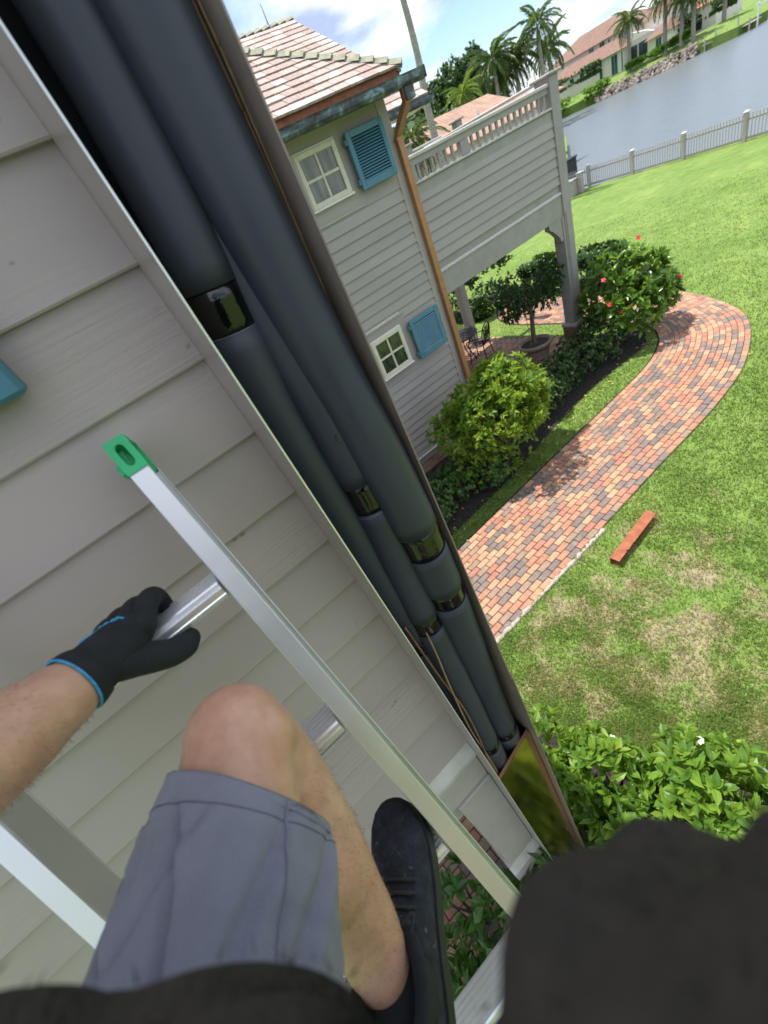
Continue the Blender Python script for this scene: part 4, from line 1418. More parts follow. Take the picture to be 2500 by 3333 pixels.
patio_chair(7.72, 8.62, 0.35, 'black cast iron chair with lattice back nearest the copper downspout')
patio_chair(8.35, 9.95, 2.6, 'black cast iron chair on the far side of the patio table')
tb = thing('patio_table', 'round dark metal patio table with slatted top', 'table', (7.55, 9.2, 0.032))
m = MB()
for k in range(11):
    xx = -0.5 + 0.1 * k
    hw = math.sqrt(max(0.02, 0.27 - xx * xx))
    m.cbox(7.55 + xx - 0.036, 7.55 + xx + 0.036, 9.2 - hw, 9.2 + hw, 0.735, 0.75, 0.004)
part('table_slats', m, 'cast_iron', tb, kind='stuff')
part('table_rim', MB().tube([(7.55 + 0.54 * math.cos(k * 0.2618), 9.2 + 0.54 * math.sin(k * 0.2618), 0.742) for k in range(25)], 0.018, 8, cap=False), 'cast_iron', tb, True)
for k in range(4):
    a = k * 1.5708 + 0.4
    part('leg', MB().tube(smooth_path([(7.55 + 0.42 * math.cos(a), 9.2 + 0.42 * math.sin(a), 0.735), (7.55 + 0.25 * math.cos(a), 9.2 + 0.25 * math.sin(a), 0.4), (7.55 + 0.4 * math.cos(a), 9.2 + 0.4 * math.sin(a), 0.03)], 5), 0.018, 8), 'cast_iron', tb, True)

# ---- bent copper channel lying on the grass
cg = thing('copper_channel', 'rusty copper channel offcut lying on the worn grass by the path', 'metal channel', (3.6, 2.2, 0.0))
ca, sa = math.cos(0.078), math.sin(0.078)


def CT(px, py, pz):
    return (3.6 + ca * px - sa * py, 2.19 + sa * px + ca * py, pz + 0.004)


def cslab(a, th):
    v = [CT(*p) for p in a] + [CT(p[0] + th[0], p[1] + th[1], p[2] + th[2]) for p in a]
    n = len(a)
    return MB().raw(v, [tuple(range(n)), tuple(range(2 * n - 1, n - 1, -1))] + [(i, n + i, n + (i + 1) % n, (i + 1) % n) for i in range(n)])


top = [(-0.47, 0.055, 0.115), (-0.47, -0.06, 0.105), (-0.28, -0.06, 0.104), (-0.27, -0.045, 0.104), (-0.255, -0.045, 0.104), (-0.25, -0.063, 0.104), (-0.1, -0.058, 0.106), (-0.08, -0.064, 0.106), (0.46, -0.068, 0.112), (0.48, 0.055, 0.115)]
part('top_flange', cslab(top, (0, 0, 0.003)), 'copper_rust', cg)
part('web', cslab([(-0.47, 0.055, 0.0), (0.48, 0.055, 0.0), (0.48, 0.055, 0.1145), (-0.47, 0.055, 0.1145)], (0, -0.003, 0)), 'copper_rust', cg)
part('bottom_flange', cslab([(-0.47, 0.051, 0.003), (-0.47, -0.055, 0.002), (0.48, -0.085, 0.004), (0.48, 0.051, 0.003)], (0, 0, 0.003)), 'copper_dull', cg)

# ---- waterfront picket fence
fn = thing('picket_fence', 'grey picket fence along the waterfront edge of the lawn', 'fence', (25.5, 10, 0))
pk = MB().cbox(-0.010, 0.010, -0.017, 0.017, 0.08, 0.93, 0.004).mesh('picket')
pk.materials.append(MAT['trim_paint'])
pp = MB().cbox(-0.07, 0.07, -0.07, 0.07, 0.0, 0.98, 0.006).mesh('post')
pp.materials.append(MAT['trim_paint'])
pc = MB().raw([(-0.1, -0.1, 0.981), (0.1, -0.1, 0.981), (0.1, 0.1, 0.981), (-0.1, 0.1, 0.981), (-0.1, -0.1, 1.01), (0.1, -0.1, 1.01), (0.1, 0.1, 1.01), (-0.1, 0.1, 1.01), (0, 0, 1.06)],
              [(3, 2, 1, 0), (0, 1, 5, 4), (1, 2, 6, 5), (2, 3, 7, 6), (3, 0, 4, 7), (4, 5, 8), (5, 6, 8), (6, 7, 8), (7, 4, 8)]).mesh('post_cap')
pc.materials.append(MAT['ledge_paint'])
posts = [(25.30, 2.6), (25.32, 5.1), (25.34, 7.5), (25.36, 9.95), (25.5, 12.3), (25.75, 14.75), (26.0, 17.25), (26.2, 19.2)]
for i, (x, y) in enumerate(posts):
    o = add('post', pp, None, fn, (x, y, 0))
    c = add('post_cap', pc, None, o, (x, y, 0))
    if i:
        x0, y0 = posts[i - 1]
        d = Vector((x - x0, y - y0, 0))
        a = math.atan2(d.y, d.x) - math.pi / 2
        for z0, z1 in ((0.06, 0.15), (0.70, 0.77)):
            m = MB().cbox(-0.02, 0.02, 0.071, d.length - 0.071, z0, z1, 0.004)
            part('rail', m, 'trim_paint', fn, loc=(x0, y0, 0), rot=(0, 0, a))
        n = int(d.length / 0.112)
        for k in range(1, n):
            q = Vector((x0, y0, 0)).lerp(Vector((x, y, 0)), k / n)
            add('picket', pk, None, fn, (q.x - 0.034 * math.cos(a), q.y - 0.034 * math.sin(a), 0), (0, 0, a))
# low gate return by the deck post
gt = thing('low_garden_wall', 'low grey boarded wall beside the deck post at the fence end', 'wall', (25.0, 18.2, 0))
part('wall_board', MB().cbox(24.6, 25.1, 17.35, 20.5, 0, 0.72, 0.01), 'trim_paint', gt)
part('wall_cap', MB().cbox(24.55, 25.15, 17.3, 20.55, 0.721, 0.77, 0.01), 'ledge_paint', gt)
part('end_post', MB().cbox(25.06, 25.3, 17.1, 17.34, 0, 0.9, 0.01), 'trim_paint', gt)
part('end_cap', MB().cbox(25.02, 25.34, 17.06, 17.38, 0.901, 0.95, 0.01), 'ledge_paint', gt)
bn = thing('storage_box', 'small black box standing behind the fence end', 'box', (28.9, 20.7, -1.0))
part('box_body', MB().cbox(28.5, 29.5, 20.3, 21.2, -1.2, 1.15, 0.03), 'cast_iron', bn)
part('box_lid', MB().cbox(28.45, 29.55, 20.25, 21.25, 1.151, 1.25, 0.03), 'cast_iron', bn)

# ================================================================== trees
def palm_frond(L, droop, rng, wl=0.55, n=26):
    m_v, m_f = [], []
    pts = []
    for i in range(n + 1):
        t = i / n
        pts.append(np.array([L * (t - 0.12 * t * t * droop), 0, L * (0.34 * t - (0.34 + 0.75 * droop) * t * t)]))
    def addq(q):
        o = len(m_v)
        m_v.extend([tuple(a) for a in q])
        m_f.append(tuple(range(o, o + len(q))))
    for i in range(n):
        a, b_ = pts[i], pts[i + 1]
        w0 = 0.035 * (1 - i / n) + 0.006
        addq([a + [0, -w0, 0], b_ + [0, -w0, 0], b_ + [0, w0, 0], a + [0, w0, 0]])
        if i > 2:
            t = i / n
            ll = wl * math.sin(min(1, 0.25 + t) * math.pi * 0.62) * (1.0 if t < 0.75 else (1 - t) * 3 + 0.25)
            for s in (-1, 1):
                for h in (0, 0.5):
                    p = a + (b_ - a) * h
                    tip = p + np.array([0.5 * ll, s * ll * rng.uniform(0.5, 0.85), -ll * rng.uniform(0.25, 0.75)])
                    mid = p + np.array([0.2 * ll, s * ll * 0.42, ll * rng.uniform(-0.1, 0.12)])
                    wv_ = np.array([0.10, 0, 0]) * (L / 5)
                    addq([p, mid - wv_, tip, mid + wv_])
    return m_v, m_f


def palm(name, label, base, h, crown_r, r0, r1, mat='leaf_palm', group=None, lean=(0, 0), seed=0, nf=24, shaft=True, trunk_pts=None):
    rng = np.random.default_rng(seed)
    o = thing(name, label, 'palm tree', base, group)
    b0 = Vector(base)
    top = b0 + Vector((lean[0], lean[1], h))
    if trunk_pts:
        pth = smooth_path(trunk_pts, 5)
        top = Vector(trunk_pts[-1])
    else:
        pth = smooth_path([b0 - Vector((0, 0, 0.3)), b0.lerp(top, 0.5) + Vector((rng.uniform(-0.1, 0.1), 0, 0)), top], 6)
    n = len(pth)
    part('trunk', MB().tube(pth, [r0 + (r1 - r0) * (i / (n - 1)) + 0.02 * math.sin(i * 2.1) * r0 for i in range(n)], 12), 'palm_bark', o, True)
    t1 = top
    if shaft:
        t1 = top + Vector((0, 0, crown_r * 0.38))
        part('crownshaft', MB().tube([top, top.lerp(t1, 0.3), t1], [r1 * 1.02, r1 * 1.15, r1 * 0.45], 10), 'crownshaft', o, True)
    V, F = [], []
    for k in range(nf):
        fv, ff = palm_frond(crown_r * rng.uniform(0.85, 1.1), rng.uniform(0.5, 1.0), rng, wl=crown_r * 0.26)
        az = k * 2.39996 + rng.uniform(-0.2, 0.2)
        el = -0.75 + 1.9 * ((k + 0.5) / nf)
        e = Euler((0, -el, az)).to_matrix()
        o0 = len(V)
        V += [tuple(e @ Vector(p) + t1) for p in fv]
        F += [tuple(i + o0 for i in q) for q in ff]
    add('crown', mk('crown', V, F), mat, o, kind='stuff')
    return o


def tree(name, label, base, h, crown, mat, group, seed, n=900, leaf=0.7, cat='tree'):
    rng = np.random.default_rng(seed)
    o = thing(name, label, cat, base, group)
    b0 = Vector(base)
    part('trunk', MB().tube(smooth_path([b0 - Vector((0, 0, 0.5)), b0 + Vector((rng.uniform(-0.3, 0.3), 0, h * 0.35)), b0 + Vector((rng.uniform(-0.6, 0.6), 0, h * 0.7))], 4),
                            [0.03 * h * (1 - 0.08 * i) for i in range(9)], 8), 'bark', o, True)
    cl = []
    m = MB()
    for k in range(11):
        a = k * 2.4
        q = (0.2 + 0.75 * ((k * 0.618) % 1))
        c = b0 + Vector((crown[0] * q * math.cos(a), crown[1] * q * math.sin(a), h * (0.50 + 0.42 * ((k * 0.377 + 0.2) % 1))))
        m.tube([b0 + Vector((0, 0, h * 0.35)), b0.lerp(c, 0.6) + Vector((0, 0, h * 0.12)), c], [0.015 * h, 0.010 * h, 0.004 * h], 6)
        s = rng.uniform(0.32, 0.5)
        cl.append(dict(center=tuple(c), radii=(crown[0] * s, crown[1] * s, h * 0.17), n_whorl=n // 11, per=4, L=leaf, W=leaf * 0.6, low=-1, up=0.3, tilt=(0.4, 1.3), amp=0.3))
    part('limbs', m, 'bark', o, True)
    Pq = [np.concatenate(z) for z in zip(*[leaf_cloud(rng=rng, **c) for c in cl])]
    add('crown', leaves_mesh('crown', *Pq), mat, o, kind='stuff')
    return o


# tall bare trunk rising out of the picture
palm('royal_palm', 'very tall royal palm whose bare grey trunk rises out of the picture', (23.0, 25.0, 0), 15.5, 4.0, 0.24, 0.14, seed=1, nf=18,
     trunk_pts=[(23.0, 25, -0.3), (23.15, 25, 4.0), (23.17, 25, 7.1), (23.36, 25, 8.5), (23.4, 25, 10.0), (23.34, 25, 12), (23.3, 25, 17)])
palm('drooping_palm', 'low palm with hanging fronds between the eave and the tall trunk', (26.6, 31.0, 0), 6.0, 2.6, 0.2, 0.15, seed=2, nf=18, shaft=False)
palm('drooping_palm', 'second low hanging palm left of the tall bare trunk', (24.6, 32.0, 0), 5.4, 2.4, 0.2, 0.15, seed=3, nf=18, shaft=False)
G1 = 'royal palms behind the pink roof'
palm('royal_palm', 'left royal palm of the group behind the pink tiled roof', (87.5, 75, 3), 8.2, 5.2, 0.42, 0.32, group=G1, seed=11)
palm('royal_palm', 'royal palm with yellowing fronds in the middle of the group behind the pink roof', (93.3, 75, 3), 7.0, 5.0, 0.42, 0.32, group=G1, seed=12)
palm('royal_palm', 'slim royal palm directly behind the deck post cap group', (91.0, 76.5, 3), 6.3, 4.4, 0.42, 0.32, group=G1, seed=13)
palm('royal_palm', 'tallest royal palm standing high above the deck corner post', (94.2, 70, 3), 9.4, 5.0, 0.42, 0.30, group=G1, seed=14, nf=18)
palm('royal_palm', 'royal palm between the tallest palm and the brown roofed house', (102.6, 74.5, 3), 6.4, 4.6, 0.42, 0.30, group=G1, seed=15)
palm('young_palm', 'bright yellow green young palm in front of the dark trees', (62.8, 60, 3), 6.4, 3.0, 0.2, 0.14, 'leaf_palm_light', seed=16, shaft=False)
G2 = 'dark trees on the skyline'
for i, (x, y, h, cx, lb) in enumerate(((86, 92, 12.2, 6.0, 'dark tree at the left end of the skyline behind the eave'), (93.5, 93, 14.0, 6.5, 'dark broad tree behind the bright young palm'),
                                      (99.5, 92, 14.6, 5.0, 'tallest dark tree of the skyline group'), (78, 88, 9.5, 7.0, 'low dark tree under the eave on the left skyline'),
                                      (108, 96, 9.0, 7.0, 'low dark tree behind the royal palm group'))):
    tree('broadleaf_tree', lb, (x, y, 3), h, (cx, cx * 0.8), 'leaf_far', G2, 30 + i, 700, 0.95)
tree('leafy_shrub', 'rounded green shrub between the tall trunk and the young palm', (57.5, 60, 3), 5.4, (3.6, 3.0), 'leaf_far', None, 40, 420, 0.7, 'shrub')
G3 = 'royal palms along the far bank'
for i, (y, z0, zt, cr, lb) in enumerate(((71.1, 0.9, 8.0, 3.6, 'royal palm in front of the brown roofed house across the water'), (63.9, 0.7, 8.6, 4.0, 'royal palm at the pool end of the far lawn'),
                                        (60.8, 1.1, 6.9, 3.6, 'second royal palm in front of the orange roofed house'), (58.7, 1.0, 6.3, 3.4, 'royal palm closest to the dock across the water'),
                                        (55.6, 1.0, 5.8, 3.0, 'small far palm right of the arched doorway'))):
    palm('royal_palm', lb, (124 + (8 if i == 4 else 0), y + (1.5 if i == 4 else 0), z0), zt - z0, cr, 0.42, 0.3, group=G3, seed=50 + i, nf=20)

# ================================================================== houses beyond
pk_h = thing('pink_roofed_house', 'neighbouring house with a long pink tiled gable roof behind the deck rail', 'house', (35, 36, 0))
part('roof', slab([(26, 30.5, 4.3), (40.6, 30.5, 4.3), (38.9, 34.5, 6.75), (28, 34.5, 6.95)], 0.15), 'roof_pink', pk_h)
part('roof', slab([(26, 38.5, 4.3), (28, 34.5, 6.94), (38.9, 34.5, 6.74), (40.6, 38.5, 4.3)], 0.15), 'roof_pink', pk_h)
part('roof_hip', slab([(40.61, 30.5, 4.29), (40.61, 38.5, 4.29), (38.92, 34.5, 6.72)], 0.1), 'stucco', pk_h, label='pale gable end of the pink roof')
part('wing_roof', slab([(39.2, 32, 4.6), (46, 32, 4.6), (43.5, 35, 5.75), (39.2, 35, 5.75)], 0.12), 'roof_pink', pk_h)
part('wall', MB().box(27, 39.8, 31.2, 37.8, -0.1, 4.4), 'stucco', pk_h)
part('wall', MB().box(39.81, 45, 32.8, 36, -0.1, 4.7), 'stucco', pk_h)
for i in range(2):
    part('roof_vent', MB().tube([(29.9 + 5.6 * i, 31.9 + 0.9 * i, 5.0 + 0.45 * i), (29.9 + 5.6 * i, 31.9 + 0.9 * i, 5.5 + 0.45 * i)], 0.14, 10), 'white_trim', pk_h)


def far_window(parent, X, y0, y1, z0, z1, glass='teal_glass', nm='window'):
    wd = part(nm, MB().box(X - 0.14, X - 0.02, y0 - 0.12, y1 + 0.12, z0 - 0.12, z1 + 0.12), 'white_trim', parent)
    n = 2 if (y1 - y0) > 1.2 else 1
    for k in range(n):
        a, b_ = y0 + (y1 - y0) * k / n, y0 + (y1 - y0) * (k + 1) / n
        part('pane', MB().box(X - 0.2, X - 0.145, a + 0.05, b_ - 0.05, z0, z1), glass, wd)


def hip_roof(parent, nm, x0, x1, y0, y1, z0, zr, run, mat):
    v = [(x0, y0, z0), (x1, y0, z0), (x1, y1, z0), (x0, y1, z0), ((x0 + x1) / 2, y0 + run, zr), ((x0 + x1) / 2, y1 - run, zr)]
    return part(nm, MB().raw(v, [(0, 4, 5, 3), (0, 1, 4), (1, 2, 5, 4), (2, 3, 5), (3, 2, 1, 0)]), mat, parent)


bh = thing('brown_roofed_house', 'large white house with brown tiled roofs across the water', 'house', (136, 82, 1.8))
part('wing_wall', MB().box(132, 140, 77, 98, 0.5, 5.7), 'stucco', bh)
hip_roof(bh, 'wing_roof', 131.2, 140.6, 76.2, 99, 5.7, 8.0, 4.6, 'roof_brown')
part('main_wall', MB().box(138, 150, 78.5, 101, 0.5, 9.0), 'stucco', bh)
hip_roof(bh, 'main_roof', 137.0, 151, 77.5, 102, 9.0, 12.4, 7, 'roof_brown')
part('terrace_wall', MB().box(134, 146, 71.4, 76.99, 0.5, 5.9), 'stucco', bh)
part('terrace_gable', MB().raw([(133.9, 71.4, 5.9), (133.9, 77, 5.9), (133.9, 76.2, 7.4), (133.9, 73, 6.6), (134.6, 71.4, 5.9), (134.6, 77, 5.9), (134.6, 76.2, 7.4), (134.6, 73, 6.6)],
                               [(0, 1, 2, 3), (7, 6, 5, 4), (0, 3, 7, 4), (3, 2, 6, 7), (2, 1, 5, 6)]), 'stucco', bh)
part('end_wing_wall', MB().box(132, 141, 67.8, 71.39, 0.5, 4.7), 'stucco', bh)
hip_roof(bh, 'end_wing_roof', 131.2, 142, 67.2, 72.0, 4.7, 6.6, 2.3, 'roof_brown')
part('upper_wall', MB().box(141, 148, 70, 78.4, 4, 8.2), 'stucco', bh)
hip_roof(bh, 'upper_roof', 140, 149, 69, 79, 8.2, 10.2, 4, 'roof_brown')
for y0, y1, z0, z1 in ((81.7, 82.7, 2.3, 5.3), (78.0, 79.7, 2.0, 5.3), (76.75, 77.3, 2.0, 5.2)):
    far_window(bh, 132, y0 + 0.25, y1 + 0.05, z0, z1, nm='tall_window')
for y0, y1 in ((92.2, 93.4), (89.5, 90.6), (86.6, 87.8)):
    far_window(bh, 132, y0, y1, 4.0, 5.2)
for y0, y1, z0, z1 in ((87.6, 88.9, 7.6, 8.8), (84.8, 86.1, 7.5, 8.8), (83.4, 83.9, 7.4, 8.6), (96.0, 96.6, 7.2, 7.9), (80.2, 81.4, 7.2, 8.6)):
    far_window(bh, 138, y0, y1, z0, z1)
for y0, y1 in ((74.9, 76.5), (72.7, 74.5)):
    part('dark_opening', MB().box(133.8, 133.99, y0, y1, 1.9, 5.1), 'dark_glass', bh)
far_window(bh, 132, 68.6, 69.8, 2.0, 4.3, nm='tall_window')
oh = thing('orange_roofed_house', 'white house with orange tiled roof and arched doorway across the water', 'house', (155, 74, 1.8))
part('wall', MB().box(150, 162, 66.5, 82.5, 0.8, 6.6), 'stucco', oh)
hip_roof(oh, 'roof', 149, 163, 71, 83.5, 6.6, 10.0, 5.5, 'roof_orange')
hip_roof(oh, 'wing_roof', 149.2, 160, 65.6, 71.2, 5.6, 7.2, 2.5, 'roof_orange')
part('arch_door', MB().raw([(149.9, 69.9 + 0.66 * math.cos(a), 3.8 + 0.66 * math.sin(a)) for a in [math.pi * k / 10 for k in range(11)]] + [(149.9, 69.24, 1.9), (149.9, 70.56, 1.9)],
                           [tuple(range(11)) + (11, 12)]), 'dark_glass', oh)
for y0 in (79.0, 74.6, 72.6):
    far_window(oh, 150, y0, y0 + 0.8, 4.6, 6.0, 'dark_glass')

# far bank planting, rocks, dock
for i, (x, y, sx, sy, sz, z0, mt, lb) in enumerate(((121.4, 82.0, 1.6, 7.0, 1.5, -0.3, 'leaf_bright', 'bright green mangrove shrub hanging over the far water edge'),
                                                    (127, 87, 1.0, 6.8, 1.6, 2.8, 'leaf_hedge', 'tall dark hedge in front of the brown roofed house'),
                                                    (124, 67.6, 0.5, 3.6, 0.45, 1.4, 'leaf_bright', 'low clipped hedge by the pool across the water'),
                                                    (124.6, 61.2, 0.6, 1.6, 0.5, 1.5, 'leaf_bright', 'short bright hedge between two far palms'),
                                                    (138, 63.6, 1.0, 5.4, 1.4, 2.4, 'leaf_hedge', 'dark hedge in front of the orange roofed house'))):
    o = thing('waterside_hedge', lb, 'hedge', (x, y, z0), 'hedges on the far bank')
    rng = np.random.default_rng(200 + i)
    Pq = list(leaf_cloud((x, y, 0), (sx, sy, sz), 700, 4, 0.6, 0.36, rng, low=-2, box=True, depth=0.2, amp=0.1))
    Pq[0][:, 2] = Pq[0][:, 2] + 0.0
    me = leaves_mesh('foliage', *Pq)
    add('foliage', me, mt, o, (0, 0, z0 + 0.6 + (sz if i else sz * 0.4) * 0.5), kind='stuff')
rk = thing('rock_revetment', 'sloping bank of rough grey boulders along the far shore', 'rock bank', (120, 66, -1))
protos = []
for s in range(4):
    m = MB()
    rr = random.Random(s)
    vs = []
    for a in range(5):
        for b_ in range(7):
            th, ph = math.pi * (a + 0.5) / 5, 6.28318 * b_ / 7
            q = rr.uniform(0.7, 1.15)
            vs.append((q * math.sin(th) * math.cos(ph), q * math.sin(th) * math.sin(ph), q * math.cos(th) * 0.8))
    fs = [(a * 7 + b_, a * 7 + (b_ + 1) % 7, (a + 1) * 7 + (b_ + 1) % 7, (a + 1) * 7 + b_) for a in range(4) for b_ in range(7)] + [tuple(range(7))[::-1], tuple(range(28, 35))]
    me = mk('boulder', vs, fs)
    me.materials.append(MAT['rock'])
    protos.append(me)
for k in range(280):
    y = rnd.uniform(56.0, 76.5)
    t = rnd.random()
    o = add('boulder', protos[k % 4], None, rk, (118.9 + 1.9 * t, y, -1.15 + 1.75 * t), (rnd.uniform(0, 6), rnd.uniform(0, 6), rnd.uniform(0, 6)))
    s = rnd.uniform(0.28, 0.55)
    o.scale = (s, s * rnd.uniform(0.8, 1.4), s * rnd.uniform(0.6, 1))
dk = thing('boat_dock', 'white boat dock with piles at the far bend of the canal', 'dock', (117, 50, -1))
part('dock_deck', MB().box(119.5, 123.5, 47.6, 55.0, -0.12, 0.0), 'dock_wood', dk)
part('dock_deck', MB().box(119, 150, 43.6, 45.0, -0.12, 0.0), 'dock_wood', dk)
for k in range(5):
    part('pile', MB().tube([(119.6, 47.8 + 1.7 * k, -1.5), (119.6, 47.8 + 1.7 * k, 1.6 if k in (1, 3) else 0.7)], 0.12, 8), 'dock_wood', dk)
for k in range(3):
    part('pile', MB().tube([(120 + 9 * k, 43.6, -1.5), (120 + 9 * k, 43.6, 1.3)], 0.12, 8), 'hull_white', dk)
bl_ = thing('boat_lift', 'white boat lift frame standing in the water by the dock', 'boat lift', (121, 46.4, -1))
for y in (45.6, 47.2):
    part('post', MB().tube([(121, y, -1.5), (121, y, 2.1)], 0.13, 8), 'hull_white', bl_)
    part('arm', MB().box(119.5, 121, y - 0.08, y + 0.08, 1.9, 2.05), 'hull_white', bl_)
part('cross_beam', MB().box(120.9, 121.1, 45.73, 47.07, 1.6, 1.8), 'hull_white', bl_)
for i, (x, y, s) in enumerate(((330, 90, 14), (345, 60, 13), (350, 20, 15), (360, 120, 16))):
    tree('broadleaf_tree', ['distant shoreline tree left of the others beyond the dock', 'distant shoreline tree in the middle beyond the dock', 'distant shoreline tree furthest right beyond the dock', 'distant shoreline tree behind the others'][i],
         (x, y, 0), s, (20, 20), 'leaf_far', 'trees on the distant shore', 300 + i, 400, 3.0)

# ================================================================== ladder
LA = R(-28.37)                       # lean of the ladder
ES = Vector((0, -0.4752, -0.8799))   # down along the rails
LTOP = Vector((0, 0.745 + 0.54 * (4.445 - 4.6), 4.445))
LEN = 4.445 / 0.8799 - 0.02
ld = thing('extension_ladder', 'aluminium ladder with green end cap leaning on the clapboard wall', 'ladder', (-0.27, LTOP.y + ES.y * LEN, 0))


def lpart(name, mb, mat, parent=ld, smooth=False):
    """local frame: x across, y into the wall side, z up along the rail, origin at the rail top"""
    return add(name, mb.mesh(name, smooth), mat, parent, LTOP, (LA, 0, 0))


for web, out in ((-0.0815, 1), (-0.462, -1)):
    m = MB()

    def xb(a, b_):
        a, b_ = web + out * a, web + out * b_
        return min(a, b_), max(a, b_)
    m.cbox(*xb(0.0, 0.0295), 0.0, 0.0035, -LEN, 0, 0.0012)
    m.cbox(*xb(0.0003, 0.0035), 0.0036, 0.0655, -LEN, 0, 0.001)
    m.cbox(*xb(0.0, 0.034), 0.0656, 0.069, -LEN, 0, 0.0012)
    m.cbox(*xb(0.0268, 0.0295), 0.0036, 0.010, -LEN, 0, 0.0008)
    m.cbox(*xb(0.0315, 0.034), 0.058, 0.0655, -LEN, 0, 0.0008)
    m.cbox(*xb(0.0036, 0.008), 0.030, 0.034, -LEN, 0, 0.0008)
    rl = lpart('rail', m, 'aluminium')
    # moulded end cap with a slot
    m = MB()
    x0, x1 = xb(-0.0015, 0.0310)
    z0, z1 = -0.004, 0.050
    n = 24
    cx, cz = (x0 + x1) / 2, (z0 + z1) / 2
    inner, outer = [], []
    for k in range(n):
        a = 6.28318 * k / n
        dx, dz = math.cos(a), math.sin(a)
        inner.append((cx + 0.0068 * dx, cz + 0.0085 * dz + (0.009 if dz > 0 else -0.009)))
        s = min((x1 - x0) / 2 / max(1e-6, abs(dx)), (z1 - z0) / 2 / max(1e-6, abs(dz)))
        outer.append((cx + dx * s, cz + dz * s))
    for (yf, flip) in ((-0.003, False), (0.003, True)):
        o_ = len(m.v)
        m.v += [(x, yf, z) for x, z in outer] + [(x, yf, z) for x, z in inner]
        for k in range(n):
            q = (o_ + k, o_ + (k + 1) % n, o_ + n + (k + 1) % n, o_ + n + k)
            m.f.append(q[::-1] if flip else q)
    for k in range(n):
        k2 = (k + 1) % n
        m.f.append((n + k, n + k2, 3 * n + k2, 3 * n + k))
        m.f.append((k2, k, 2 * n + k, 2 * n + k2))
    m.cbox(x0, x1, 0.062, 0.072, z0, z1 + 0.006, 0.002)
    m.cbox(x0, x0 + 0.004, 0.0032, 0.0618, z0, z1, 0.001)
    m.cbox(x0, x1, 0.0032, 0.0618, z1 - 0.005, z1, 0.001)
    for k in range(5):
        m.cbox(x0 + 0.0042, x0 + 0.015, 0.012 + 0.010 * k, 0.017 + 0.010 * k, z0 + 0.01, z0 + 0.04, 0.001)
        m.cbox(x0 - 0.006, x0 - 0.0002, 0.006 + 0.011 * k, 0.011 + 0.011 * k, z0 + 0.006, z0 + 0.022, 0.001)
    lpart('end_cap', m, 'green_plastic')
rprof = []
for k in range(6):
    y = -0.0255 + 0.0440 * k / 5
    rprof += [(y, 0.0190), (y + 0.0042, 0.0190), (y + 0.0050, 0.0130), (y + 0.0078, 0.0130)]
rprof = [(-0.0275, -0.010), (-0.0300, -0.004), (-0.0285, -0.002), (-0.0305, 0.001), (-0.0310, 0.0075), (-0.0290, 0.0085), (-0.0305, 0.0105), (-0.0285, 0.0165)] + rprof + [(0.0275, 0.0170), (0.0300, 0.0105), (0.0300, -0.002), (0.026, -0.0115), (0.016, -0.0170), (0.0, -0.0185), (-0.016, -0.0165)]
rme = MB().prism_x([(y, z) for y, z in rprof][::-1], -0.188, 0.188).mesh('rung')
rme.materials.append(MAT['aluminium_rung'])
for k in range(17):
    z = 4.263 - 0.2545 * k
    p = Vector((-0.274, 0.745 + 0.54 * (z - 4.6), z)) + Vector((0, 0.029, -0.0147))
    if z < 0.12:
        break
    rg = add('rung', rme, None, ld, p, (R(-10), 0, 0))


# ================================================================== person on the ladder
def ball(m, c, r_, n=12):
    rx, ry, rz = (r_, r_, r_) if isinstance(r_, (int, float)) else r_
    v, f = [], []
    for a in range(n + 1):
        th = math.pi * a / n
        for b_ in range(2 * n):
            ph = math.pi * b_ / n
            v.append((c[0] + rx * math.sin(th) * math.cos(ph), c[1] + ry * math.sin(th) * math.sin(ph), c[2] + rz * math.cos(th)))
    w_ = 2 * n
    for a in range(n):
        for b_ in range(w_):
            f.append((a * w_ + b_, (a + 1) * w_ + b_, (a + 1) * w_ + (b_ + 1) % w_, a * w_ + (b_ + 1) % w_))
    m.raw(v, f)


def limb(m, pts, rad, n=16, sub=6):
    p4 = smooth_path(pts, sub)
    rr = []
    for i in range(len(pts) - 1):
        for k in range(sub):
            t = k / sub
            t = t * t * (3 - 2 * t)
            rr.append(rad[i] * (1 - t) + rad[i + 1] * t)
    rr.append(rad[-1])
    m.tube(p4, rr, n)
    ball(m, p4[0], rr[0])
    ball(m, p4[-1], rr[-1])


def organic(name, m, mat, parent, voxel=0.006, smooth=8, fac=0.5, disp=None):
    me = m.mesh(name + '_src')
    tmp = bpy.data.objects.new(name + '_src', me)
    col.objects.link(tmp)
    rmod = tmp.modifiers.new('r', 'REMESH')
    rmod.mode = 'VOXEL'
    rmod.voxel_size = voxel
    sm = tmp.modifiers.new('s', 'SMOOTH')
    sm.iterations = smooth
    sm.factor = fac
    dg = bpy.context.evaluated_depsgraph_get()
    dg.update()
    out = bpy.data.meshes.new_from_object(tmp.evaluated_get(dg))
    bpy.data.objects.remove(tmp)
    bpy.data.meshes.remove(me)
    if disp:
        co = np.empty(len(out.vertices) * 3, dtype=np.float32)
        out.vertices.foreach_get('co', co)
        co = co.reshape(-1, 3)
        no = np.empty(len(out.vertices) * 3, dtype=np.float32)
        out.vertices.foreach_get('normal', no)
        co += no.reshape(-1, 3) * disp(co)[:, None]
        out.vertices.foreach_set('co', co.ravel())
    out.polygons.foreach_set('use_smooth', [True] * len(out.polygons))
    out.materials.clear()
    out.update()
    out.name = name
    return add(name, out, mat, parent)


pe = thing('person', 'person in grey blue shorts and black shirt climbing the ladder, gloved hand on a rung', 'person', (-0.2, 0.1, 3.5))
m = MB()
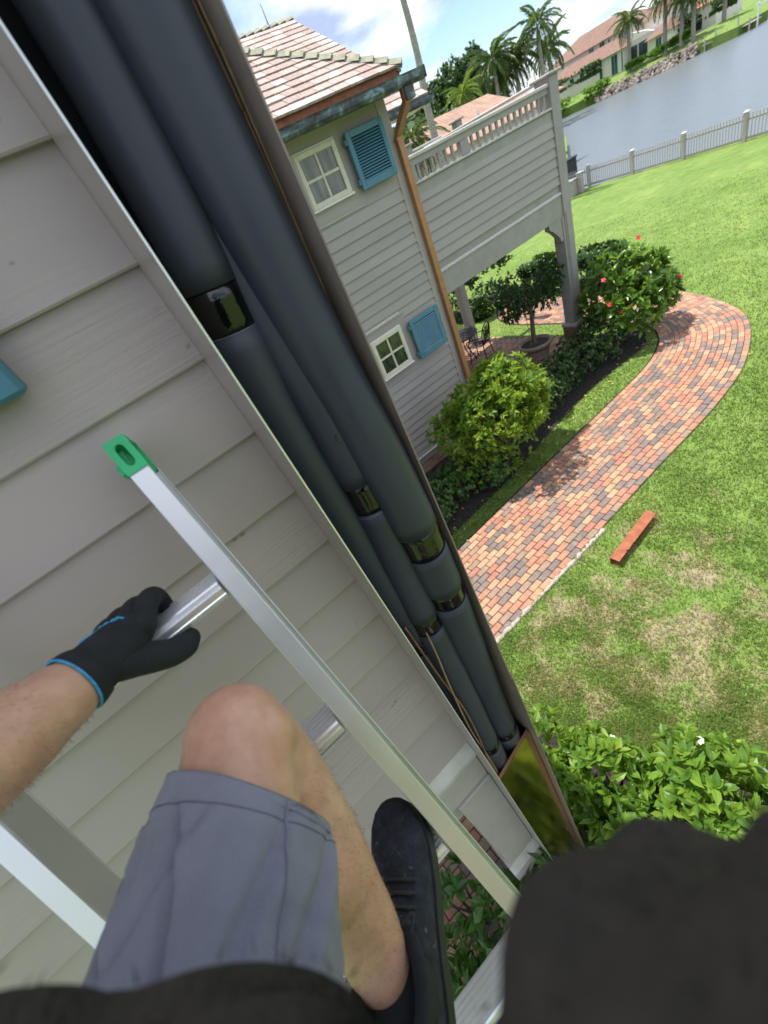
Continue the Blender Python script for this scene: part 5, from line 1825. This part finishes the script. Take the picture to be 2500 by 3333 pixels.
# left arm
limb(m, [(-0.34, -0.12, 4.58), (-0.43, 0.10, 4.50), (-0.445, 0.30, 4.425)], [0.062, 0.052, 0.046])
limb(m, [(-0.445, 0.30, 4.425), (-0.385, 0.395, 4.375), (-0.325, 0.455, 4.343), (-0.285, 0.492, 4.322), (-0.262, 0.514, 4.312), (-0.245, 0.530, 4.305)], [0.050, 0.057, 0.051, 0.041, 0.034, 0.027])
# left leg on the ladder
limb(m, [(-0.31, 0.02, 4.12), (-0.262, 0.20, 4.152), (-0.222, 0.275, 4.160), (-0.198, 0.328, 4.172), (-0.167, 0.392, 4.188)], [0.080, 0.070, 0.066, 0.067, 0.060])
limb(m, [(-0.162, 0.390, 4.185), (-0.162, 0.366, 4.11), (-0.186, 0.314, 4.01), (-0.207, 0.262, 3.928), (-0.222, 0.225, 3.872), (-0.226, 0.207, 3.838)], [0.055, 0.050, 0.053, 0.047, 0.042, 0.041])
ball(m, (-0.156, 0.414, 4.196), (0.034, 0.026, 0.036))
ball(m, (-0.186, 0.375, 4.176), (0.030, 0.036, 0.036))
ball(m, (-0.132, 0.372, 4.176), (0.028, 0.036, 0.038))
ball(m, (-0.158, 0.398, 4.128), (0.022, 0.018, 0.026))
ball(m, (-0.198, 0.282, 3.995), (0.047, 0.047, 0.085))
# trunk, other leg, neck and head, right arm
limb(m, [(-0.30, 0.0, 4.10), (-0.17, -0.10, 4.06)], [0.09, 0.11])
limb(m, [(-0.17, -0.10, 4.05), (-0.16, -0.15, 4.25), (-0.14, -0.19, 4.48)], [0.115, 0.105, 0.11])
limb(m, [(-0.09, -0.10, 4.04), (-0.085, -0.13, 3.72), (-0.10, -0.12, 3.42)], [0.095, 0.078, 0.056])
limb(m, [(-0.10, -0.12, 3.42), (-0.11, -0.145, 3.25), (-0.13, -0.06, 3.06)], [0.056, 0.052, 0.036])
limb(m, [(-0.13, -0.20, 4.62), (-0.12, -0.21, 4.74)], [0.055, 0.052])
ball(m, (-0.115, -0.215, 4.88), (0.078, 0.092, 0.112))
ball(m, (-0.112, -0.12, 4.86), (0.014, 0.022, 0.022))
for sx in (-1, 1):
    ball(m, (-0.115 + sx * 0.077, -0.225, 4.87), (0.012, 0.02, 0.03))
limb(m, [(0.06, -0.21, 4.58), (0.05, -0.10, 4.45), (0.0, -0.02, 4.41)], [0.06, 0.05, 0.04])
body = organic('body', m, 'skin', pe, 0.0048, 7)
m = MB()
ball(m, (-0.115, -0.225, 4.905), (0.085, 0.098, 0.105))
o_h = part('hair', m, 'hair', pe, True)

# fine body hair on forearm, shin and thigh
bmesh_ = body.data
nv = len(bmesh_.vertices)
co = np.empty(nv * 3, dtype=np.float32)
bmesh_.vertices.foreach_get('co', co)
co = co.reshape(-1, 3)
no = np.empty(nv * 3, dtype=np.float32)
bmesh_.vertices.foreach_get('normal', no)
no = no.reshape(-1, 3)
rng = np.random.default_rng(77)
sel = np.where(((co[:, 1] > 0.18) & (co[:, 2] > 3.86) & (co[:, 2] < 4.12) & (co[:, 0] > -0.30)) | ((co[:, 1] > 0.36) & (co[:, 0] < -0.27)))[0]
sel = rng.choice(sel, size=min(8000, len(sel) * 3))
hp = co[sel] + rng.normal(size=(len(sel), 3)) * 0.002
hd = no[sel] * 0.75 + rng.normal(size=(len(sel), 3)) * 0.35 + np.array([0.1, -0.2, -0.9])
hd /= np.linalg.norm(hd, axis=1, keepdims=True)
hl = rng.uniform(0.003, 0.0075, len(sel))
side = np.cross(hd, rng.normal(size=(len(sel), 3)))
side /= np.linalg.norm(side, axis=1, keepdims=True)
hv3 = np.stack([hp - side * 0.00018, hp + side * 0.00018, hp + hd * hl[:, None]], axis=1).reshape(-1, 3)
add('body_hair', mk_np('body_hair', hv3, np.arange(len(hv3)).reshape(-1, 3)), 'body_hair', pe, wloc(body), kind='stuff')

# glove gripping the top rung
m = MB()
limb(m, [(-0.258, 0.518, 4.311), (-0.250, 0.526, 4.307), (-0.240, 0.535, 4.304)], [0.0355, 0.0345, 0.034])
limb(m, [(-0.243, 0.532, 4.304), (-0.222, 0.549, 4.299), (-0.206, 0.562, 4.297)], [0.033, 0.034, 0.029])
limb(m, [(-0.232, 0.560, 4.306), (-0.205, 0.566, 4.300), (-0.190, 0.563, 4.296)], [0.022, 0.022, 0.020])
gl = organic('glove', m, 'glove_knit', pe, 0.0035, 6)
for k, (x, z) in enumerate(((-0.170, 4.303), (-0.192, 4.305), (-0.214, 4.305), (-0.234, 4.303))):
    s = (0.95, 1.0, 0.97, 0.85)[k]
    m = MB()
    limb(m, [(x - 0.020, 0.556, z - 0.006), (x - 0.004, 0.580, z + 0.002 * s), (x + 0.002, 0.610, z - 0.008), (x, 0.626, z - 0.032 * s), (x - 0.004, 0.617, z - 0.058 * s)], [0.0170, 0.0165, 0.0155, 0.0145, 0.0125], 12, 5)
    organic('finger', m, 'glove_knit', gl, 0.003, 5)
m = MB()
limb(m, [(-0.232, 0.528, 4.290), (-0.212, 0.534, 4.268), (-0.193, 0.540, 4.246), (-0.176, 0.552, 4.231), (-0.168, 0.566, 4.226)], [0.024, 0.0225, 0.0205, 0.0195, 0.0165], 12, 5)
organic('thumb', m, 'glove_knit', gl, 0.003, 5)
# blue dipped edge and cuff seam of the glove
ax_ = (Vector((-0.243, 0.532, 4.304)) - Vector((-0.285, 0.492, 4.322))).normalized()
ring = []
c0 = Vector((-0.2655, 0.5110, 4.3135))
u = ax_.cross(Vector((0, 0, 1))).normalized()
v_ = ax_.cross(u)
m = MB()
rows = []
for off, rr in ((0.014, 0.0372), (0.006, 0.0395), (-0.004, 0.0405), (-0.0045, 0.0385)):
    rows.append([c0 + ax_ * off + (u * math.cos(6.28318 * k / 28) + v_ * math.sin(6.28318 * k / 28)) * rr for k in range(28)])
vv = [p for r_ in rows for p in r_]
ff = [(i * 28 + k, i * 28 + (k + 1) % 28, (i + 1) * 28 + (k + 1) % 28, (i + 1) * 28 + k) for i in range(3) for k in range(28)]
part('cuff', MB().raw(vv, ff), 'glove_knit', gl, True)
rows = []
for off, rr in ((-0.0025, 0.0398), (-0.0050, 0.0400), (-0.0066, 0.0394), (-0.0066, 0.0375), (-0.003, 0.0375)):
    rows.append([c0 + ax_ * off + (u * math.cos(6.28318 * k / 28) + v_ * math.sin(6.28318 * k / 28)) * rr for k in range(28)])
vv = [p for r_ in rows for p in r_]
ff = [(i * 28 + k, i * 28 + (k + 1) % 28, (i + 1) * 28 + (k + 1) % 28, (i + 1) * 28 + k) for i in range(4) for k in range(28)]
part('cuff_trim', MB().raw(vv, ff), 'glove_blue', gl, True)
rng = np.random.default_rng(5)
pts = []
for p in smooth_path([(-0.246, 0.548, 4.3335), (-0.232, 0.556, 4.3305), (-0.216, 0.560, 4.3285), (-0.203, 0.559, 4.3255), (-0.195, 0.556, 4.3205)], 6):
    pts.append(p + Vector(rng.normal(size=3) * 0.0007))
part('dip_line', MB().tube(pts, [0.0016 + 0.0012 * rng.random() for _ in pts], 6), 'glove_blue', gl, True)

# shorts: a wide leg tube around the thigh, hem near the knee
def ring_at(c, axis, rx, rz, n, wob, ph, upv=Vector((0, 0, 1))):
    a = axis.normalized()
    u = a.cross(upv).normalized()
    v = u.cross(a).normalized()
    out = []
    for k in range(n):
        t = 6.28318 * k / n
        r_ = 1 + wob(t, ph)
        out.append(c + u * math.cos(t) * rx * r_ + v * math.sin(t) * rz * r_)
    return out


def wob(t, s):
    amp = 0.012 + 0.10 * min(1, max(0, s - 0.06))
    w_ = math.sin(2 * t + 3.0 * s) + 0.6 * math.sin(4 * t - 5.5 * s + 1.0) + 0.3 * math.sin(7 * t + 8 * s + 2)
    # sharp cloth creases fanning out from the hip
    cr = 0.0
    for a0, sl, dp, wd in ((0.9, 1.3, 0.055, 0.10), (1.7, 0.9, 0.060, 0.09), (2.35, -0.8, 0.050, 0.10), (0.25, 0.9, 0.070, 0.12), (2.9, -1.2, 0.060, 0.10), (1.25, -1.5, 0.04, 0.08)):
        d = (t - (a0 + sl * (s - 0.5)) + math.pi) % 6.28318 - math.pi
        cr += dp * 2.8 * min(1, max(0, (s - 0.05) * 5)) * (d / wd - 0.35) * math.exp(-(d / wd) ** 2)
    return amp * w_ + cr


SC = [Vector((-0.190, 0.324, 4.168)), Vector((-0.207, 0.291, 4.167)), Vector((-0.232, 0.254, 4.167)), Vector((-0.264, 0.21, 4.166)), Vector((-0.300, 0.135, 4.158)), Vector((-0.312, 0.03, 4.13))]
SX = [0.090, 0.094, 0.101, 0.105, 0.116, 0.124]
SZ = [0.084, 0.087, 0.093, 0.099, 0.108, 0.112]
NS, NR = 120, 60


def lerp_list(L, t):
    x = t * (len(L) - 1)
    i = min(len(L) - 2, int(x))
    f = x - i
    return L[i] * (1 - f) + L[i + 1] * f


rows = []
for i in range(NR + 1):
    t = i / NR
    c = lerp_list(SC, t)
    axd = lerp_list(SC, min(1, t + 0.02)) - lerp_list(SC, max(0, t - 0.02))
    ring = ring_at(c, axd, lerp_list(SX, t), lerp_list(SZ, t), NS, wob, t)
    an = axd.normalized()
    cl_ = min(1.0, max(0.0, (t - 0.03) * 6))
    ring = [p + (p - c).normalized() * cl_ * (0.0065 * mnoise(p * 16 + Vector((3, 1, 7))) + 0.0028 * abs(mnoise(p * 34)) * 1.6 - 0.0016) for p in ring]
    ring = [p - an * ((1 - t) ** 2 * (0.034 * math.cos(6.28318 * k / NS) + 0.010 * math.sin(6.28318 * k / NS))) for k, p in enumerate(ring)]
    rows.append(ring)
inner_row = [p.lerp(SC[0], 0.045) + Vector((0, -0.012, 0)) for p in rows[0]]
vv = [p for p in inner_row] + [p for r_ in rows for p in r_]
ff = [(i * NS + k, (i + 1) * NS + k, (i + 1) * NS + (k + 1) % NS, i * NS + (k + 1) % NS) for i in range(NR + 1) for k in range(NS)]
sh_ = part('shorts', MB().raw(vv, ff), 'shorts_cloth', pe, True)
# hem stitching and side seam, raised threads
hem_i = 8
m = MB()
hr_ = rows[hem_i]
cc = lerp_list(SC, hem_i / NR)
for k in range(NS):
    for q in (0.15, 0.65):
        a = hr_[k].lerp(hr_[(k + 1) % NS], q)
        b_ = hr_[k].lerp(hr_[(k + 1) % NS], q + 0.3)
        m.tube([a + (a - cc) * 0.004, b_ + (b_ - cc) * 0.004], 0.0007, 5)
part('hem_stitching', m, 'stitch', sh_, kind='stuff')
for kk, nm in ((int(NS * 0.93), 'side_seam'), (int(NS * 0.42), 'side_seam')):
    m = MB()
    m.tube([rows[i][kk] + (rows[i][kk] - lerp_list(SC, i / NR)) * 0.012 for i in range(1, NR)], 0.0016, 6)
    part(nm, m, 'shorts_cloth', sh_, True)
p0 = rows[1][int(NS * 0.93)]
part('loose_thread', MB().tube(smooth_path([p0 + Vector((0.0, -0.012, 0.003)), p0 + Vector((0.002, -0.004, 0.004)), p0 + Vector((0.008, 0.004, 0.004)), p0 + Vector((0.013, 0.001, 0.003)), p0 + Vector((0.010, -0.005, 0.002))], 5), 0.0006, 5), 'thread', sh_, True)

# shirt
m = MB()
ball(m, (-0.190, 0.042, 4.396), (0.118, 0.072, 0.095), 20)
ball(m, (-0.228, 0.083, 4.432), (0.092, 0.060, 0.080), 20)
ball(m, (-0.15, -0.14, 4.40), (0.15, 0.10, 0.22), 20)
ball(m, (-0.20, -0.05, 4.18), (0.14, 0.12, 0.16), 20)
limb(m, [(-0.007, -0.013, 4.408), (0.048, -0.091, 4.455), (0.10, -0.20, 4.58)], [0.050, 0.080, 0.078])
limb(m, [(-0.09, 0.0, 4.35), (-0.01, -0.03, 4.355)], [0.046, 0.048])
limb(m, [(0.06, -0.19, 4.60), (-0.33, -0.14, 4.60)], [0.08, 0.078])
limb(m, [(-0.33, -0.14, 4.60), (-0.40, 0.02, 4.535)], [0.078, 0.066])
limb(m, [(-0.007, -0.013, 4.408), (0.03, -0.06, 4.50)], [0.046, 0.034])
limb(m, [(0.024, 0.000, 4.345), (0.060, -0.034, 4.360)], [0.038, 0.042])


def fold(co):
    return (0.0035 * np.sin(co[:, 0] * 90 + co[:, 2] * 60) + 0.0025 * np.sin(co[:, 1] * 150 - co[:, 2] * 80)).astype(np.float32)


shirt = organic('shirt', m, 'shirt_cloth', pe, 0.006, 14, 0.5, fold)
sm_ = shirt.data
nv = len(sm_.vertices)
co = np.empty(nv * 3, dtype=np.float32)
sm_.vertices.foreach_get('co', co)
no = np.empty(nv * 3, dtype=np.float32)
sm_.vertices.foreach_get('normal', no)
rng = np.random.default_rng(15)
pick = rng.integers(0, nv, 9000)
fp = co.reshape(-1, 3)[pick] + rng.normal(size=(9000, 3)) * 0.003
fd = no.reshape(-1, 3)[pick] * 0.8 + rng.normal(size=(9000, 3)) * 0.6
fd /= np.linalg.norm(fd, axis=1, keepdims=True)
fs = np.cross(fd, rng.normal(size=(9000, 3)))
fs /= np.linalg.norm(fs, axis=1, keepdims=True)
fl = rng.uniform(0.003, 0.009, 9000)
fv = np.stack([fp - fs * 0.0005, fp + fs * 0.0005, fp + fd * fl[:, None]], axis=1).reshape(-1, 3)
add('shirt_fuzz', mk_np('shirt_fuzz', fv, np.arange(len(fv)).reshape(-1, 3)), 'shirt_cloth', pe, wloc(shirt), kind='stuff')

# shoe: lofted along its length, standing on the third rung
HE, TO = Vector((-0.258, 0.126, 3.775)), Vector((-0.112, 0.390, 3.775))
dirn = (TO - HE).normalized()
sidev = Vector((dirn.y, -dirn.x, 0))
SL = (TO - HE).length
prof = [(0.00, 0.020, 0.050), (0.03, 0.032, 0.080), (0.10, 0.037, 0.096), (0.22, 0.038, 0.104), (0.34, 0.038, 0.098), (0.46, 0.041, 0.080), (0.58, 0.046, 0.066), (0.70, 0.049, 0.056), (0.80, 0.049, 0.050), (0.89, 0.043, 0.044),
        (0.955, 0.031, 0.038), (0.99, 0.016, 0.030), (1.0, 0.004, 0.022)]
rows = []
for t, hw, hh in prof:
    c = HE + dirn * SL * t + sidev * (0.006 * math.sin(t * 3.0))
    lift = 0.010 * max(0, (t - 0.8) / 0.2) ** 2
    r_ = []
    for k in range(20):
        a = math.pi * k / 19
        r_.append(c + sidev * (-math.cos(a) * hw * (1 if 0.25 < a < 2.9 else 0.97)) + Vector((0, 0, 0.018 + lift + (hh - 0.018) * math.sin(a) ** 0.75)))
    rows.append(r_)
vv = [p for r_ in rows for p in r_]
ff = [(i * 20 + k, i * 20 + k + 1, (i + 1) * 20 + k + 1, (i + 1) * 20 + k) for i in range(len(rows) - 1) for k in range(19)]
ff += [tuple(range(20))]
se = part('shoe', MB().raw(vv, ff), 'shoe_knit', pe, True)
sb = se.modifiers.new('s', 'SUBSURF')
sb.levels = sb.render_levels = 2
vv, ff = [], []
for t, hw, hh in prof:
    c = HE + dirn * SL * t + sidev * (0.006 * math.sin(t * 3.0))
    lift = 0.010 * max(0, (t - 0.8) / 0.2) ** 2
    for s, z, e in ((-1, 0.022, 1.0), (-1, 0.0, 1.06), (1, 0.0, 1.06), (1, 0.022, 1.0)):
        vv.append(c + sidev * s * (hw * e + 0.0025) + Vector((0, 0, z + lift)))
n = len(prof)
ff = [(i * 4 + k, i * 4 + (k + 1) % 4, i * 4 + 4 + (k + 1) % 4, i * 4 + 4 + k) for i in range(n - 1) for k in range(4)] + [(0, 1, 2, 3), (n * 4 - 1, n * 4 - 2, n * 4 - 3, n * 4 - 4)]
part('sole', MB().raw(vv, ff), 'rubber', se)


def on_shoe(t, a, lift=0.0025):
    x = t * 1.0
    for (t0, w0, h0), (t1, w1, h1) in zip(prof, prof[1:]):
        if t0 <= x <= t1:
            f = (x - t0) / (t1 - t0)
            hw, hh = w0 + (w1 - w0) * f, h0 + (h1 - h0) * f
            break
    c = HE + dirn * SL * t + sidev * (0.006 * math.sin(t * 3.0))
    return c + sidev * (-math.cos(a) * hw * 1.01) + Vector((0, 0, 0.018 + (hh - 0.018) * math.sin(a) ** 0.75 + lift))


m = MB()
vv, ff = [], []
for i in range(9):
    t = 0.34 + 0.32 * i / 8
    for k in range(7):
        a = math.pi / 2 + (k - 3) / 3 * (0.42 - 0.10 * i / 8)
        vv.append(on_shoe(t, a, 0.0035 + 0.002 * math.cos((k - 3) * 0.5) + (0.014 * (1 - i / 2.5) if i < 2.5 else 0)))
ff = [(i * 7 + k, i * 7 + k + 1, (i + 1) * 7 + k + 1, (i + 1) * 7 + k) for i in range(8) for k in range(6)]
part('tongue', MB().raw(vv, ff), 'sock', se, True)
for i in range(5):
    t = 0.40 + 0.052 * i
    for s in (-1, 1):
        pts = [on_shoe(t + s * 0.016 * (a - 1), math.pi / 2 + s * (0.75 - 0.72 * a / 1.0) if a < 1 else math.pi / 2 - s * 0.55 * (a - 1), 0.006 + 0.003 * math.sin(a * 1.5)) for a in (0, 0.5, 1.0, 1.5, 2.0)]
        part('lace', MB().tube(smooth_path(pts, 3), 0.0024, 6), 'lace', se, True)
for s in (-1, 1):
    b0 = on_shoe(0.385, math.pi / 2, 0.008)
    pts = [b0, b0 + sidev * s * 0.020 + Vector((0, 0, 0.010)) + dirn * 0.012, b0 + sidev * s * 0.034 + Vector((0, 0, 0.002)) + dirn * 0.022, b0 + sidev * s * 0.022 + Vector((0, 0, 0.004)) - dirn * 0.006, b0]
    part('lace', MB().tube(smooth_path(pts, 4), 0.0022, 6), 'lace', se, True)
# collar and sock around the ankle
m = MB()
cen = HE + dirn * SL * 0.24 + Vector((0, 0, 0.106))
m.tube([cen + dirn * 0.060 * math.cos(k * 0.2618) + sidev * 0.043 * math.sin(k * 0.2618) + Vector((0, 0, -0.008 * math.cos(k * 0.5236) - 0.01 * math.cos(k * 0.2618))) for k in range(25)], 0.009, 10, cap=False)
part('collar', m, 'sock', se, True)
m = MB()
m.tube([cen + Vector((0, 0, -0.05)), cen + Vector((0.0, 0.004, -0.02)), cen + Vector((0.002, 0.006, -0.004))], [0.046, 0.0445, 0.0435], 20)
part('sock', m, 'sock', se, True)
# second shoe, below the picture
vv = [p + Vector((0.075, -0.255, -0.757)) for r_ in rows for p in r_]
part('shoe', MB().raw(vv, [(i * 20 + k, i * 20 + k + 1, (i + 1) * 20 + k + 1, (i + 1) * 20 + k) for i in range(len(rows) - 1) for k in range(19)] + [tuple(range(20))]), 'shoe_knit', pe, True)

# ================================================================== grass blades
def poly_has(poly, x, y):
    ins = np.zeros(len(x), dtype=bool)
    n = len(poly)
    for i in range(n):
        x0, y0 = poly[i]
        x1, y1 = poly[(i + 1) % n]
        c = ((y0 > y) != (y1 > y)) & (x < (x1 - x0) * (y - y0) / (y1 - y0 + 1e-12) + x0)
        ins ^= c
    return ins


BED1 = [(-0.5, 4.42), (2.3, 4.42), (3.9, 4.5), (5.4, 4.72), (7.0, 4.86), (8.6, 4.74), (9.3, 5.15), (9.45, 5.9), (8.9, 6.1), (5.0, 6.25), (-0.5, 6.25)]
BED2 = [(-0.2, 0.75), (0.35, 2.0), (0.62, 1.98), (0.95, 1.58), (1.2, 0.98), (1.6, 0.3), (2.4, -0.8), (3.0, -2.5), (-3.0, -2.5), (-3.0, 0.75)]
PATHP = [tuple((a + (a - b_) * 0.018)[:2]) for a, b_ in zip(pin, pout)] + [tuple((b_ + (b_ - a) * -0.006)[:2]) for a, b_ in reversed(list(zip(pin, pout)))]
PATIO = [(5.1, 6.3), (8.9, 6.3), (8.9, 11), (5.1, 11)]
rng = np.random.default_rng(9)


def vnoise(x, y, s, seed=0):
    r2 = np.random.default_rng(seed)
    tab = r2.random((64, 64))
    u, v = x * s, y * s
    i, j = np.floor(u).astype(int), np.floor(v).astype(int)
    fu, fv = u - i, v - j
    fu, fv = fu * fu * (3 - 2 * fu), fv * fv * (3 - 2 * fv)
    g = lambda a, b_: tab[a % 64, b_ % 64]
    return (g(i, j) * (1 - fu) + g(i + 1, j) * fu) * (1 - fv) + (g(i, j + 1) * (1 - fu) + g(i + 1, j + 1) * fu) * fv


def blades(name, N, r0, r1, hgt, wid):
    u = rng.random(N)
    rr = r0 * (r1 / r0) ** u
    az = rng.uniform(R(2), R(118), N)       # measured from +Y towards +X
    x, y = rr * np.sin(az), rr * np.cos(az)
    keep = (x < 25.6) & (x > 0.5) & ~poly_has(BED1, x, y) & ~poly_has(PATHP, x, y) & ~poly_has(PATIO, x, y)
    keep &= ~poly_has(BED2, x + rng.normal(size=N) * 0.05, y + rng.normal(size=N) * 0.05)
    keep &= ~((x < 5.1) & (y > 6.2))
    keep &= np.array([in_frame(p, 0.06) for p in np.stack([x, y, np.zeros(N)], 1)])
    d = 1 - np.hypot((x - 2.5) * 0.42, (y - 1.4) * 0.50) + (0.5 * vnoise(x, y, 2.4, 1) + 0.5 * vnoise(x, y, 6.3, 2) - 0.52) * 3.0
    bare = np.clip((d - 0.1) / 0.6, 0, 1)
    wide = np.clip((vnoise(x, y, 1.1, 5) - 0.78) * 2, 0, 0.3)
    keep &= rng.random(N) > np.maximum(bare * 0.60, wide)
    x, y, rr = x[keep], y[keep], rr[keep]
    n = len(x)
    sc = np.clip(rr / 3.2, 1.0, 2.4) ** 0.8
    h = hgt * rng.uniform(0.45, 1.25, n) * np.clip(sc, 1, 1.15) * np.clip(1.25 - rr / 40, 0.6, 1)
    w_ = wid * rng.uniform(0.7, 1.3, n) * sc
    a = rng.uniform(0, 6.2832, n)
    lean = rng.uniform(0.25, 1.15, n) * h
    la = rng.uniform(0, 6.2832, n)
    b0 = np.stack([x, y, np.zeros(n)], 1)
    sd = np.stack([np.cos(a), np.sin(a), np.zeros(n)], 1) * (w_ / 2)[:, None]
    ld_ = np.stack([np.cos(la), np.sin(la), np.zeros(n)], 1) * lean[:, None]
    mid = b0 + ld_ * 0.35 + np.array([0, 0, 1]) * (h * 0.62)[:, None]
    tip = b0 + ld_ + np.array([0, 0, 1]) * (h * 0.85)[:, None]
    v = np.stack([b0 - sd, b0 + sd, mid + sd * 0.8, mid - sd * 0.8, tip], 1).reshape(-1, 3)
    k = np.arange(n)[:, None] * 5
    f = np.concatenate([k + np.array([[0, 1, 2]]), k + np.array([[0, 2, 3]]), k + np.array([[3, 2, 4]])])
    return mk_np(name, v, f)


add('lawn_grass', blades('lawn_grass', 480000, 1.2, 22, 0.042, 0.0068), 'grass_blade', None, label='green lawn grass around the brick path', cat='grass', kind='stuff')

# fallen leaves on path and bed, all small and uncountable
m = MB()
for k in range(120):
    x, y = rnd.uniform(1.5, 8.5), rnd.choice((rnd.uniform(2.7, 4.1), rnd.uniform(4.15, 5.0), rnd.uniform(4.3, 4.8)))
    if x < 1.5:
        continue
    a, s = rnd.uniform(0, 6.28), rnd.uniform(0.02, 0.045)
    c_, s_ = math.cos(a), math.sin(a)
    z = 0.034 if y < 4.2 else 0.02
    m.raw([(x + s * (c_ * px - s_ * py), y + s * (s_ * px + c_ * py), z + s * pz) for px, py, pz in ((-1, 0, 0.1), (-0.2, 0.35, 0.3), (1, 0, 0.05), (-0.2, -0.35, 0.3))], [(0, 3, 2), (0, 2, 1)])
part('leaf_litter', m, 'dry_leaf', None, label='scattered yellow fallen leaves on path and bed', cat='fallen leaves', kind='stuff')
